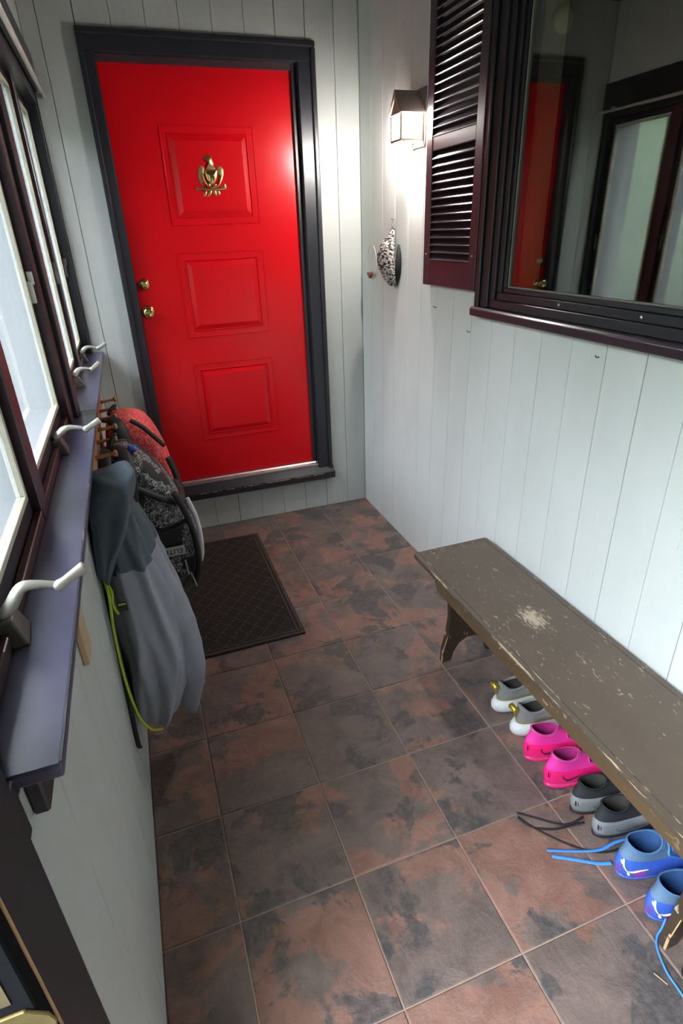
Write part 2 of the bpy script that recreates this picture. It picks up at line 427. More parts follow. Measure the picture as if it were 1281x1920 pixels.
# eagle knocker
def kp(cx, cy, y=0.0):
    u = cx/10.675 - 50; v = cy/10.675 - 20
    return (-.801 + .002679*u - .000317*v, y, 2.019 - .0000195*u - .002319*v)
kn = empty('eagle_knocker', (-.80, .034, 1.93)); kn.location = Vector((-.80,.034,1.93)) - wloc(door); kn.parent = door
tag(kn, 'aged brass eagle door knocker with shield and branch')
def relief(name, pts, d, dome=0.0, mat=OLDBRASS):
    n = len(pts); P = [kp(*p) for p in pts]
    cx = sum(p[0] for p in P)/n; cz = sum(p[2] for p in P)/n
    rings = []
    for s, y in ((1.0, .0345), (1.0, .0345-d*.6), (.93, .0345-d), (.6, .0345-d-dome*.7), (.15, .0345-d-dome)):
        rings.append([(cx+(p[0]-cx)*s, y, cz+(p[2]-cz)*s) for p in P])
    o = loft(name, rings, mat, kn, False, True, True); sharpen(o, 30); return o
relief('head', [(425,290),(455,255),(500,228),(550,225),(600,260),(620,330),(645,380),(650,440),(700,515),(640,530),(560,530),(490,515),(540,430),(535,370),(512,322),(480,288),(440,302)], .010, .008)
relief('wing', [(340,480),(370,430),(420,420),(462,470),(462,575),(410,570),(385,620),(400,700),(440,790),(460,850),(420,850),(370,760),(335,620)], .009, .002)
relief('wing', [(700,470),(740,430),(800,440),(840,500),(845,600),(825,700),(790,800),(740,870),(725,840),(775,740),(790,640),(775,575),(705,565)], .009, .002)
relief('breast_plate', [(400,600),(470,480),(700,480),(800,600),(770,760),(700,850),(500,850),(430,760)], .004)
relief('shield', [(465,520),(530,535),(590,520),(650,535),(710,520),(720,600),(705,700),(670,780),(620,830),(560,785),(505,700),(472,600)], .016, .007, BRASS)
tube('knocker_ring', [kp(425,600,.020),kp(455,720,.016),kp(520,825,.014),kp(620,872,.012),kp(715,845,.014),(kp(775,750,.016)),kp(800,630,.020)], .0036, OLDBRASS, kn, 8)
tube('branch', [kp(298,862,.026),kp(360,890,.024),kp(450,900,.022),kp(560,910,.022),kp(690,910,.022),kp(800,905,.024),kp(895,880,.026)], .0052, OLDBRASS, kn, 7)
relief('leaf', [(800,860),(880,790),(905,850),(900,880),(840,900)], .008, .002)
relief('leaf', [(295,860),(400,885),(400,915),(300,925)], .008, .002)
relief('tail_feather', [(455,930),(520,930),(512,1000),(495,1045),(450,1045)], .007, .002)
relief('tail_feather', [(555,925),(625,925),(600,1020),(530,1055)], .009, .003)
relief('tail_feather', [(625,925),(700,925),(720,1050),(655,1015)], .009, .003)
relief('tail_feather', [(705,930),(765,930),(795,1010),(750,1025)], .007, .002)
relief('claw', [(510,790),(560,780),(600,830),(560,855),(515,840)], .013, .003)
relief('claw', [(640,830),(690,790),(715,810),(700,845),(650,855)], .013, .003)
# casing
cas = empty('trim_1', (-.78, 0, .3), 'dark charcoal moulded casing around the red door', 'door frame', kind='structure')
def casing_bar(name, x0, x1, z0, z1, inner):
    """flat casing with raised outer back band; inner: 'r','l','b' side where the door is"""
    bx = [(x0,x1,-.016,.002,z0,z1)]
    o = boxes(name, bx, TRIM, cas, .003)
    t = .024
    if inner == 'r': q = (x0,x0+t,-.030,-.012,z0,z1+.058)
    elif inner == 'l': q = (x1-t,x1,-.030,-.012,z0,z1+.058)
    else: q = (x0,x1,-.030,-.012,z1-t,z1)
    box('back_band', *q, TRIM, o, .005)
    return o
casing_bar('casing_side', -1.317, -1.252, .30, 2.3995, 'r')
casing_bar('casing_side', -.326, -.237, .265, 2.3995, 'l')
casing_bar('casing_head', -1.317, -.237, 2.400, 2.482, 'b')
box('jamb', -1.262, -1.250, .0, .12, .32, 2.41, TRIM, cas, .001)
box('jamb', -.328, -.316, .0, .12, .32, 2.41, TRIM, cas, .001)
box('jamb_head', -1.262, -.316, .0, .12, 2.398, 2.412, TRIM, cas, .001)
box('stop_head', -1.25, -.328, .022, .039, 2.372, 2.40, PLUM, cas, .002)
box('stop', -.352, -.328, .020, .039, .33, 2.40, TRIM, cas, .002)
sill = empty('trim_2', (-.78, -.02, .2), 'dark worn wooden door sill with aluminium threshold strip', 'door sill', kind='structure')
sb = prism('sill_board', [(-.050,.215),(.10,.215),(.10,.302),(-.0,.296),(-.050,.258)], -1.335, -.228, 'x', TRIM, sill, .003)
box('worn_edge', -1.10, -.30, -.0512, -.046, .250, .2565, mat_worn('sill_wear', (.02,.018,.02), (.33,.22,.13), 40, .5), sb)
th = prism('threshold', [(-.004,.296),(.09,.296),(.09,.322),(.020,.322),(.010,.314),(-.004,.310)], -1.25, -.327, 'x', ALU, sill, .001)
for k in range(6): lathe('screw', [(0,.004),(.0018,.0035),(.002,.0005)], (-1.19+k*.165, .004, .3125), (0,-.4,1), DARK, th, 8)

# ------------------------------------------------------------------ left ledge and casement windows
LZ = 1.13
led = empty('trim_3', (-1.5, -1.4, 1.1), 'deep dark window ledge with sky sheen in its colour running under the casement windows', 'ledge', kind='structure')
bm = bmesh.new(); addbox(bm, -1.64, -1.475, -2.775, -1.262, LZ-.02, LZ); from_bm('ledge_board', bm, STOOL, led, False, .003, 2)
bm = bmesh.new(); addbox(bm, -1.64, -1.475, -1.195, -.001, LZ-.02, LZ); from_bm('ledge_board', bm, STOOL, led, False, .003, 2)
box('ledge_dark_strip', -1.64, -1.476, -1.262, -1.195, LZ-.019, LZ-.001, TRIM, led)  # dark strip across the ledge between its two boards
box('apron', -1.5245, -1.506, -2.76, -.002, LZ-.085, LZ-.02, TRIM, led, .003)
box('apron_cap', -1.64, -1.5245, -2.80, -2.776, LZ-.085, LZ-.0, TRIM, led, .002)
box('ledge_edge_wear', -1.4775, -1.4743, -2.77, -1.30, LZ-.004, LZ+.0002, mat_worn('ledge_wear', (.03,.028,.04), (.26,.22,.2), 70, .62), led)
fr = empty('trim_4', (-1.55, -1.4, 1.13), 'dark frame posts and head board around the casement windows', 'window frame', kind='structure')
HZ = 2.235
box('post', -1.70, -1.53, -1.275, -1.18, LZ, 2.31, TRIM, fr, .003)
box('post_face', -1.70, -1.545, -1.345, -1.276, LZ, 2.31, PLUM, fr, .003)
box('post_face', -1.70, -1.545, -1.179, -1.135, LZ, 2.31, PLUM, fr, .003)
box('mullion', -1.70, -1.555, -2.085, -2.015, LZ, 2.31, PLUM, fr, .003)
box('mullion', -1.70, -1.555, -.545, -.485, LZ, 2.31, PLUM, fr, .003)
box('end_post', -1.70, -1.54, -2.80, -2.735, LZ, 2.31, TRIM, fr, .003)
box('corner_post', -1.70, -1.527, -.03, -.001, LZ, 2.37, TRIM, fr, .003)
box('head_board', -1.70, -1.525, -2.80, -.031, 2.20, 2.31, TRIM, fr, .003)
box('head_casing', -1.5245, -1.507, -2.80, -.001, 2.245, 2.375, TRIM, fr, .004)
rod = empty('curtain_rod', (-1.50, -1.4, 2.235), 'thin white extending curtain rod under the dark window head', 'curtain rod')
lathe('rod', [(0,.007),(1.6,.007)], (-1.494,-.02,2.232), (0,-1,0), WHITE, rod, 12)
lathe('rod_sleeve', [(0,.0088),(2.2,.0088)], (-1.494,-.32,2.232), (0,-1,0), WHITE, rod, 12)
lathe('finial', [(0,.0088),(.018,.0088),(.02,.004)], (-1.494,-.004,2.232), (0,-1,0), SCRF, rod, 12)
for yb in (-.10, -1.45): box('bracket', -1.507, -1.490, yb-.006, yb+.006, 2.226, 2.25, WHITE, rod)

def crank(parent, y, yaw, lift):
    """crank operator standing on the ledge; local frame turned by yaw about z"""
    base = Vector((-1.562, y, LZ)); R = Matrix.Rotation(yaw, 3, 'Z')
    L_ = lambda *p: base + R @ Vector(p)
    bm = bmesh.new()
    vb = [bm.verts.new(L_(*p)) for p in ((-.022,-.034,0),(.026,-.034,0),(.026,.030,0),(-.022,.030,0),(-.022,-.022,.040),(.010,-.020,.044),(.012,.022,.044),(-.022,.026,.040))]
    for f in BF: bm.faces.new([vb[i] for i in f])
    c = from_bm('crank', bm, HOUSE, parent, False, .004, 2)
    arm = catmull([L_(-.004,-.002,.040), L_(.012,.003,.054), L_(.030,.006,.064+lift), L_(.052,.006,.064+lift), L_(.080,.004,.056+lift)], 5)
    loft('crank_arm', tube_rings(arm, lambda t: .0125-.0065*sstep(.25,1,t), 10, .75), CRANK, c)
    lathe('crank_knob', [(-.010,.004),(-.008,.008),(.0,.0092),(.006,.0075),(.040,.0092),(.043,.0085),(.044,.001)], L_(.082,.003,.056+lift), R @ Vector((.9,.12,.42)), CRANK, c, 14)
    return c
def casement(n, y0, y1, cy, yaw, lift, label):
    wz0, wz1 = 1.165, 2.2
    e = empty('window_%d' % n, (-1.58, (y0+y1)/2, LZ), label, 'window', kind='structure')
    s = boxes('sash_frame', [(-1.640,-1.572,y0,y1,LZ+.001,wz0+.028),(-1.640,-1.572,y0,y1,wz1-.03,2.2),(-1.640,-1.572,y0,y0+.03,wz0+.029,wz1-.031),(-1.640,-1.572,y1-.03,y1,wz0+.029,wz1-.031)], TRIM, e, .002)
    box('sash_stop', -1.571, -1.556, y0+.002, y1-.002, LZ+.001, LZ+.026, PLUM, s, .002)
    a, b = y0+.032, y1-.032; c, d = wz0+.031, wz1-.034
    q = boxes('screen_frame', [(-1.586,-1.568,a,b,c,c+.012),(-1.586,-1.568,a,b,d-.012,d),(-1.586,-1.568,a,a+.012,c+.0125,d-.0125),(-1.586,-1.568,b-.012,b,c+.0125,d-.0125)], SCRF, e, .001)
    box('screen', -1.5785, -1.5775, a+.012, b-.012, c+.012, d-.012, SCREEN, e)
    box('glass_pane', -1.622, -1.618, a-.001, b+.001, c-.002, d+.002, GLASS, e)
    bm = bmesh.new(); zc = 1.50; addbox(bm, -1.571, -1.556, y1-.026, y1-.010, zc, zc+.06); addbox(bm, -1.566, -1.550, y1-.022, y1-.014, zc+.05, zc+.085)
    from_bm('sash_lock', bm, WHITE if n < 3 else HOUSE, e, False, .002)
    crank(e, cy, yaw, lift)
casement(1, -2.734, -2.086, -2.50, .10, .012, 'casement window nearest the doorway jamb, its crank housing beside the ledge end')
casement(2, -2.014, -1.346, -1.63, .06, .0, 'wide casement window between plum mullion and the thick black post')
casement(3, -1.134, -.546, -.80, .55, .0, 'casement window just past the thick black post, crank turned towards the door')
casement(4, -.484, -.031, -.25, .10, .0, 'casement window in the corner beside the red door wall')

# near doorway in the left wall
d2 = empty('door_2', (-1.68, -3.35, 0), 'dark doorway in the low board wall with worn jamb edge and brass strike', 'door', kind='structure')
box('door_casing', -1.5248, -1.520, -2.905, -2.801, 0.0, 2.2, TRIM, d2, .001)
box('jamb', -1.90, -1.521, -2.93, -2.9055, 0.0, 2.12, JAMB, d2, .002)
box('jamb', -1.70, -1.521, -3.85, -3.825, 0.0, 2.12, TRIM, d2, .002)
box('worn_edge', -1.5245, -1.5192, -2.9085, -2.9035, 0.0, 2.1, mat_worn('jamb_wear', (.05,.03,.02), (.50,.30,.13), 50, .38, .6, (1,1,.2)), d2, .001)
box('worn_patch', -1.550, -1.538, -2.9312, -2.9303, 1.00, 1.045, simple('chipped_wood', (.09,.062,.03), .7, var=.4, nscale=60), d2)  # chipped wood, darkened: shade on the jamb is put into its colour
sp = prism('strike_plate', [(-1.60,.925),(-1.53,.925),(-1.512,.935),(-1.508,.95),(-1.512,.965),(-1.53,.985),(-1.60,.985)], -2.934, -2.9302, 'y', simple('shaded_brass', (.16, .12, .045), .5, .8, var=.5, nscale=60, bump=.3), d2, .0012)  # brass darkened: shade on the jamb is put into its colour
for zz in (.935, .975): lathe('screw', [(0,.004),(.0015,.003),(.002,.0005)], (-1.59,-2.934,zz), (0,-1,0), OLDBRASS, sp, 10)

# ------------------------------------------------------------------ right window, shutter
win = empty('window_5', (0, -2.1, 1.35), 'large dark framed window on the right wall reflecting the porch', 'window', kind='structure')
cf = boxes('casing_side', [(-.020,.0,-1.335,-1.262,1.376,2.5)], TRIM, win, .003)
box('back_band', -.032, -.0205, -1.290, -1.262, 1.376, 2.5, TRIM, cf, .004)
box('casing_head', -.020, .0, -3.03, -1.262, 2.43, 2.5, TRIM, win, .003)
box('casing_side', -.020, .0, -3.03, -2.955, 1.376, 2.429, TRIM, win, .003)
sl = prism('sill', [(-.040,1.342),(.0,1.342),(.0,1.376),(-.034,1.376),(-.042,1.368)], -3.05, -1.250, 'y', SHUT, win, .002)
# stepped frame running round the opening
def ring(name, x0, x1, y0, y1, z0, z1, t, mat, bev=.002):
    return boxes(name, [(x0,x1,y0,y1,z0,z0+t),(x0,x1,y0,y1,z1-t,z1),(x0,x1,y0,y0+t,z0+t+.0002,z1-t-.0002),(x0,x1,y1-t,y1,z0+t+.0002,z1-t-.0002)], mat, win, bev)
ring('outer_frame', -.010, .06, -2.954, -1.336, 1.377, 2.429, .030, TRIM)
ring('sash_frame', .000, .06, -2.923, -1.367, 1.408, 2.398, .026, TRIM)
ring('glazing_bead', .008, .06, -2.896, -1.394, 1.435, 2.371, .016, TRIM)
ring('glazing_seal', .014, .03, -2.880, -1.410, 1.451, 2.355, .006, simple('glazing_seal_grey', (.22,.22,.19), .5))
box('glass_pane', .0205, .0245, -2.876, -1.414, 1.455, 2.351, GLASSR, win)
for yy in (-1.72, -2.06): lathe('frame_screw', [(0,.006),(.002,.005),(.003,.0005)], (-.0003,yy,1.421), (-1,0,0), ALU, win, 10)
# dim room behind the glass
rv = boxes('interior_reveal', [(.061,.16,-1.396,-1.38,1.38,2.43),(.061,.16,-2.93,-2.91,1.38,2.43),(.061,.16,-2.91,-1.396,1.38,1.40),(.061,.16,-2.91,-1.396,2.40,2.43)], simple('cream_reveal', (.55,.50,.42), .6), win)
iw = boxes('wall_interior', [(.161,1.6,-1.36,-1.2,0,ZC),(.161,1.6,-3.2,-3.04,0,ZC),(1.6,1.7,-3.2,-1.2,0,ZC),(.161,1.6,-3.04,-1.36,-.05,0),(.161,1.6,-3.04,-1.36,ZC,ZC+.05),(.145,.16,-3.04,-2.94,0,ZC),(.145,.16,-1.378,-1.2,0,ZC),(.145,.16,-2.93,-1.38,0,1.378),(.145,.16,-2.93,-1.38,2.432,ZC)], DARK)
tag(iw, 'dark walls of the unlit room behind the large window', 'wall', kind='structure')

sh = empty('shutter', (-.02, -1.04, 1.43), 'plum painted louvered shutter beside the large window', 'shutter')
SY0, SY1, SZ0, SZ1 = -1.258, -.828, 1.43, 2.56
def sbox(n, *a): return box(n, *a, SHUT, sh, .003)
sbox('stile', -.034, -.004, SY0, SY0+.052, SZ0, SZ1); sbox('stile', -.034, -.004, SY1-.052, SY1, SZ0, SZ1)
sbox('rail', -.032, -.005, SY0+.0521, SY1-.0521, SZ0, 1.532); sbox('rail', -.032, -.005, SY0+.0521, SY1-.0521, 1.935, 1.985); sbox('rail', -.032, -.005, SY0+.0521, SY1-.0521, 2.50, SZ1)
for z0, z1 in ((1.532, 1.935), (1.985, 2.50)):
    n = int(round((z1-z0)/.0292)); st = (z1-z0)/n
    for k in range(n):
        z = z0+st*(k+.5)
        M4 = Matrix.Translation((-.0185, 0, z)) @ Matrix.Rotation(math.radians(-48), 4, 'Y')
        bm = bmesh.new(); addbox(bm, -.0205, .0205, SY0+.0522, SY1-.0522, -.003, .003, M4)
        from_bm('slat', bm, SHUT, sh, False, .0012)
for yy in (SY0+.026, SY1-.026): lathe('nail_head', [(0,.004),(.0012,.003),(.0015,.0005)], (-.034,yy,1.555), (-1,0,0), WHITE, sh, 8)

# ------------------------------------------------------------------ lantern
ln = empty('wall_lantern', (0, -.69, 2.0), 'lit bronze house-shaped wall lantern beside the louvered shutter', 'lamp')
LX, LY0, LY1, LB, LM, LT = -.113, -.745, -.645, 1.99, 2.095, 2.172
box('backplate', -.006, -.0005, LY0-.012, LY1+.012, LB-.02, LT+.006, LANT, ln, .001)
def lb(n, *a): return box(n, *a, LANTIN, ln, .0008)
t_ = .008
for x, y in ((LX, LY0), (LX, LY1-t_), (-.0065-t_, LY0), (-.0065-t_, LY1-t_)): lb('corner_bar', x, x+t_, y, y+t_, LB, LM)
for zz in (LB, LM-.008):
    lb('rail', LX+t_, -.0145, LY0, LY0+t_, zz, zz+t_); lb('rail', LX+t_, -.0145, LY1-t_, LY1, zz, zz+t_); lb('rail', LX, LX+t_, LY0+t_, LY1-t_, zz, zz+t_)
roofm = (LY0+LY1)/2
prism('gable', [(LY0,LM),(LY1,LM),(roofm,LT-.004)], LX+.001, LX+.003, 'x', LANTIN, ln)
prism('roof_slope', [(LY0-.012,LM-.006),(roofm,LT),(roofm,LT-.004),(LY0-.009,LM-.008)], LX-.008, -.0065, 'x', LANT, ln)
prism('roof_slope', [(LY1+.012,LM-.006),(roofm,LT),(roofm,LT-.004),(LY1+.009,LM-.008)], LX-.008, -.0065, 'x', LANT, ln)
box('glass_pane', LX+t_, -.0145, LY0+.003, LY0+.0045, LB+t_, LM-t_, LPANE, ln)
box('glass_pane', LX+t_, -.0145, LY1-.0045, LY1-.003, LB+t_, LM-t_, LPANE, ln)
box('glass_pane', LX+.003, LX+.0045, LY0+t_, LY1-t_, LB+t_, LM-t_, LPANE, ln)
for f in (.38, .66):
    zz = LM-t_-(LM-LB-2*t_)*f
    tube('muntin', [(LX-.001, LY0+.002, zz), (LX-.001, LY1-.002, zz)], .0009, LANT, ln, 5, 2)
lathe('bulb', [(0,.008),(.012,.009),(.02,.018),(.034,.022),(.046,.018),(.054,.006),(.055,.001)], (-.06, roofm, 2.098), (0,0,-1), BULB, ln, 16)
pl = bpy.data.lights.new('bulb_light', 'POINT'); pl.energy = 9.5; pl.color = (1, .97, .92); pl.shadow_soft_size = .024
po = bpy.data.objects.new('bulb_light', pl); C.objects.link(po); po.parent = ln; po.location = (-.06, 0, .074)

# smoke detector on the wall above the door (seen in the window's reflection)
sd = lathe('smoke_detector', [(0,.062),(.012,.064),(.024,.060),(.034,.048),(.038,.02),(.038,.001)], (-1.15,-.0002,2.648), (0,-1,0), WHITE)
tag(sd, 'round cream smoke detector on the wall above the red door', 'smoke detector')

# ------------------------------------------------------------------ hat and sun catcher on the right wall
hat = empty('knitted_hat', (-.04, -.44, 1.40), 'black and white flecked knitted hat hanging from a nail', 'hat')
def knitm():
    t = NT('flecked_knit'); v = t.coord((1, .45, 1.6), False); n = t.noise(v, 85, 2, .5, .8)
    t.base(t.ramp(n, [(.45, (.016,.013,.014)), (.53, (.52,.46,.44))])); t.bump(n, .9, .004); return t.set(Roughness=.9)
rings = []
for k in range(33):
    t = k/32; z = 1.398 + .262*t
    prof = math.sin(PI*(.10+.86*t))**.75
    cy = -.470 + .034*math.sin(PI*t) + .018*t
    hw = .080*prof*(1-.35*sstep(.7, 1, t)); th_ = .070*prof*(1-.35*sstep(.75, 1, t)); rg = []
    for i in range(96):
        a = 2*PI*i/96; b = 1 + .035*math.sin(a*20+2*math.sin(t*9))*math.sin(t*70)
        rg.append((-th_*(.5+.5*math.cos(a))*b - .003, cy + hw*math.sin(a)*b, z))
    rings.append(rg)
loft('hat_crown', rings, knitm(), hat, True)
tube('hat_lining', [(-.008,-.512,1.59),(-.012,-.522,1.53),(-.012,-.520,1.47),(-.009,-.505,1.418)], lambda t: .004+.012*math.sin(PI*t), BLACK, hat, 8)
tube('hanging_loop', [(-.02,-.437,1.650),(-.012,-.452,1.675),(-.006,-.444,1.702),(-.010,-.436,1.675),(-.02,-.446,1.652)], .0022, simple('grey_yarn', (.2,.19,.21), .9), hat, 6)
nail_m = simple('dark_nail', (.05,.05,.055), .4, .7)
def nail(y, z, label, bent=0):
    o = tube('nail', [(.002,y,z),(-.012,y,z+.001),(-.018,y-.004,z+.004+bent)], .0016, nail_m, None, 6, 3); tag(o, label, 'nail', 'nails in the pale board wall'); return o
nail(-.441, 1.700, 'dark nail in the pale wall holding up the knitted hat')
for y, z, lab in ((-.905, 1.335, 'small dark nail in the pale boards just below the shutter'), (-1.20, 1.268, 'small dark nail in the pale boards near the window sill corner'), (-1.93, 1.292, 'small dark nail in the pale boards under the middle of the window sill')): nail(y, z, lab, .004)
sc = empty('sun_catcher', (-.01, -.19, 1.42), 'clear oval glass sun catcher with a red flower in the wall corner', 'ornament')
ov = [(-.012-.01*math.sin(a), -.185+.062*math.sin(a), 1.50+.085*math.cos(a)) for a in [2*PI*i/28 for i in range(29)]]
loft('glass_disc', [[(-.013,-.185+.062*s*math.sin(2*PI*i/28),1.50+.085*s*math.cos(2*PI*i/28)) for i in range(28)] for s in (1,)] + [[(-.016,-.185+.062*s*math.sin(2*PI*i/28),1.50+.085*s*math.cos(2*PI*i/28)) for i in range(28)] for s in (1,)], mat_glass('ornament_glass', (.97,.98,.97), 1.12), sc, False)
loft('rim', tube_rings([Vector((-.0145,-.185+.062*math.sin(2*PI*i/28),1.50+.085*math.cos(2*PI*i/28))) for i in range(29)], .0016, 6), simple('pale_rim', (.55,.58,.5), .25), sc)
RED = simple('red_enamel', (.30,.02,.03), .3); DKR = simple('dark_leaf_enamel', (.05,.03,.025), .4)
for i, (dy, dz, r, mm) in enumerate(((.012,.018,.012,RED),(-.010,.008,.016,DKR),(-.030,.004,.013,RED),(-.046,.014,.010,DKR),(-.018,.016,.010,RED))):
    lathe('petal', [(0,r*.9),(.003,r),(.006,r*.7),(.007,.001)], (-.0165,-.185-dy*1.0+.0,1.425+dz), (-1,0,0), mm, sc, 10)

# ------------------------------------------------------------------ mat
dm = empty('doormat', (-1.15, -.75, 0), 'dark brown doormat with quilted diamond ribs in front of the red door', 'doormat')
MX0, MX1, MY0, MY1 = -1.50, -.806, -1.262, -.218
box('mat_base', MX0, MX1, MY0, MY1, .0008, .008, MAT, dm, .002)
bm = bmesh.new()
for e_ in ((MX0+.004,MX1-.004,MY0+.004,MY0+.016),(MX0+.004,MX1-.004,MY0+.026,MY0+.034),(MX0+.004,MX1-.004,MY1-.016,MY1-.004),(MX1-.016,MX1-.004,MY0+.016,MY1-.016),(MX1-.034,MX1-.026,MY0+.034,MY1-.03)):
    addbox(bm, *e_, .0079, .0105)
from_bm('mat_border_rib', bm, MATR, dm)
bm = bmesh.new(); a0, a1, b0, b1 = MX0+.02, MX1-.04, MY0+.04, MY1-.03
P_ = .062
def clip(p, q):
    t0, t1 = 0.0, 1.0; dx, dy = q[0]-p[0], q[1]-p[1]
    for pp, qq in ((-dx,p[0]-a0),(dx,a1-p[0]),(-dy,p[1]-b0),(dy,b1-p[1])):
        if abs(pp) < 1e-9:
            if qq < 0: return None
        else:
            r = qq/pp
            if pp < 0: t0 = max(t0, r)
            else: t1 = min(t1, r)
    return None if t0 >= t1 else ((p[0]+dx*t0,p[1]+dy*t0),(p[0]+dx*t1,p[1]+dy*t1))
for s in (1, -1):
    for k in range(-30, 60):
        c0 = a0 + k*P_*1.25
        r = clip((c0, b0 if s > 0 else b0), (c0 + s*(b1-b0)*.82, b1))
        if not r: continue
        (xa, ya), (xb, yb) = r; L_ = math.hypot(xb-xa, yb-ya); ang = math.atan2(yb-ya, xb-xa)
        nseg = max(1, int(L_/.03))
        for q in range(nseg):
            u0 = q/nseg; u1 = (q+.72)/nseg
            M4 = Matrix.Translation((xa+(xb-xa)*(u0+u1)/2, ya+(yb-ya)*(u0+u1)/2, .0088)) @ Matrix.Rotation(ang, 4, 'Z')
            addbox(bm, -L_*(u1-u0)/2, L_*(u1-u0)/2, -.0028, .0028, -.001, .0012, M4)
rb = from_bm('diamond_ribs', bm, MATR, dm); rb['kind'] = 'stuff'

# ------------------------------------------------------------------ bench
be = empty('wooden_bench', (-.2, -2.2, 0), 'long dark brown painted wooden bench with scuffed worn top against the wall', 'bench')
BX0, BX1, BY0, BY1, BZ = -.376, -.028, -2.98, -1.483, .45
box('seat_board', BX0, BX1, BY0, BY1, BZ-.022, BZ, BENCH, be, .003, 2)
WEAR = mat_worn('bench_edge_wear', (.075,.055,.036), (.42,.31,.19), 45, .52)
box('worn_edge', BX0-.0008, BX0+.0035, BY0+.01, BY1-.01, BZ-.0045, BZ+.0006, WEAR, be)
box('worn_edge', BX0+.01, BX1-.01, BY1-.0035, BY1+.0008, BZ-.0045, BZ+.0006, mat_worn('bench_end_wear', (.06,.045,.03), (.30,.22,.13), 45, .6), be)
GRV = mat_worn('bench_groove', (.035,.026,.018), (.40,.32,.22), 60, .56, .6)
box('inlay_line', BX0+.018, BX0+.0205, BY0+.02, BY1-.016, BZ-.001, BZ+.0005, GRV, be)
box('inlay_line', BX1-.0205, BX1-.018, BY0+.02, BY1-.016, BZ-.001, BZ+.0005, GRV, be)
box('inlay_line', BX0+.0205, BX1-.0205, BY1-.0185, BY1-.016, BZ-.001, BZ+.0005, GRV, be)
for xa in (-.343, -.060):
    prism('apron', [(BY0+.11,.428),(BY1-.115,.428),(BY1-.115,.392),(BY1-.150,.345),(BY0+.145,.345),(BY0+.11,.392)], xa, xa+.022, 'x', BENCHS, be, .002)  # light falling on the apron is put into its warmer paint
for yl in (-1.668, -2.822):
    half = [(.125,.428),(.125,.36),(.108,.29),(.103,.22),(.112,.13),(.128,.065),(.131,.0),(.088,.0),(.080,.045),(.055,.085),(.020,.105)]
    cx = -.192
    pts = [(cx-u,v) for u,v in half] + [(cx+u,v) for u,v in half[::-1]]
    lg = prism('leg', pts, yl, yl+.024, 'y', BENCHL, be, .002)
    prism('worn_edge', [(cx-.1315,.0),(cx-.1315,.05),(cx-.113,.125),(cx-.106,.15),(cx-.104,.15),(cx-.110,.125),(cx-.1285,.05),(cx-.1285,.0)], yl-.0006, yl+.006, 'y', mat_worn('leg_wear', (.06,.04,.025), (.50,.33,.17), 60, .42), lg)

# ------------------------------------------------------------------ peg rack, strips
pr_ = empty('peg_rack', (-1.52, -1.0, .98), 'maple peg rail with mushroom pegs mounted under the window ledge', 'peg rack')
box('rail', -1.5245, -1.509, -1.735, -.34, .945, 1.015, PEG, pr_, .004)
for y in (-1.60, -1.44, -1.285, -1.11, -.95, -.80, -.66, -.50):
    lathe('peg', [(0,.008),(.03,.0065),(.052,.0055),(.060,.008),(.066,.0125),(.072,.0125),(.075,.008),(.0755,.001)], (-1.510,y,.985), (1,0,.10), PEG, pr_, 12)
ts = box('wooden_strip', -1.5246, -1.512, -2.285, -2.215, .885, 1.044, TAN, None, .002); tag(ts, 'bare tan wooden strip fixed to the low wall under the ledge', 'wood strip')

# ------------------------------------------------------------------ bags
def bag_rings(prof, n=48, pw=3.2):
    """prof: list of (z, x0, x1, y0, y1) -> rounded-rectangle rings"""
    rings = []
    for z, x0, x1, y0, y1 in prof:
        rg = []
        for i in range(n):
            a = 2*PI*i/n; c, s = math.cos(a), math.sin(a)
            r = 1/((abs(c)**pw+abs(s)**pw)**(1/pw))
            rg.append(Vector(((x0+x1)/2+(x1-x0)/2*c*r, (y0+y1)/2+(y1-y0)/2*s*r, z)))
        rings.append(rg)
    return rings
def interp_prof(keys, n):
    out = []
    P = [Vector(k) if False else list(k) for k in keys]
    for i in range(n+1):
        t = i/n*(len(P)-1); k = min(int(t), len(P)-2); f = t-k
        p0, p1, p2, p3 = P[max(k-1,0)], P[k], P[k+1], P[min(k+2,len(P)-1)]
        out.append([0.5*(2*b+(c-a)*f+(2*a-5*b+4*c-d)*f*f+(-a+3*b-3*c+d)*f**3) for a,b,c,d in zip(p0,p1,p2,p3)])
    return out
SCRB = mat_scribble('black_white_scribble_print', (.012,.012,.013), (.62,.62,.62)); 
SCRR = mat_scribble('red_scribble_print', (.66,.014,.022), (.80,.33,.28), False)
CORD = simple('grey_zip_cord', (.33,.33,.32), .6)
bp = empty('black_backpack', (-1.42, -1.12, .34), 'black backpack with white scribble print hanging on the peg rail', 'backpack', 'backpacks on the peg rail')
keys = [(.352,-1.46,-1.365,-1.20,-1.02),(.37,-1.495,-1.305,-1.245,-.965),(.45,-1.505,-1.255,-1.262,-.95),(.56,-1.507,-1.235,-1.268,-.945),(.66,-1.507,-1.235,-1.268,-.945),(.78,-1.505,-1.265,-1.262,-.95),(.87,-1.50,-1.315,-1.25,-.965),(.94,-1.49,-1.375,-1.225,-.985),(.965,-1.47,-1.41,-1.17,-1.04)]
body = loft('bag_body', bag_rings(interp_prof(keys, 40)), SCRB, bp)
keys = [(.40,-1.40,-1.245,-1.225,-.985),(.42,-1.42,-1.220,-1.245,-.965),(.52,-1.42,-1.205,-1.250,-.96),(.60,-1.42,-1.207,-1.250,-.96),(.655,-1.40,-1.222,-1.24,-.97),(.668,-1.38,-1.25,-1.22,-.99)]
loft('front_pocket', bag_rings(interp_prof(keys, 20)), SCRB, bp)
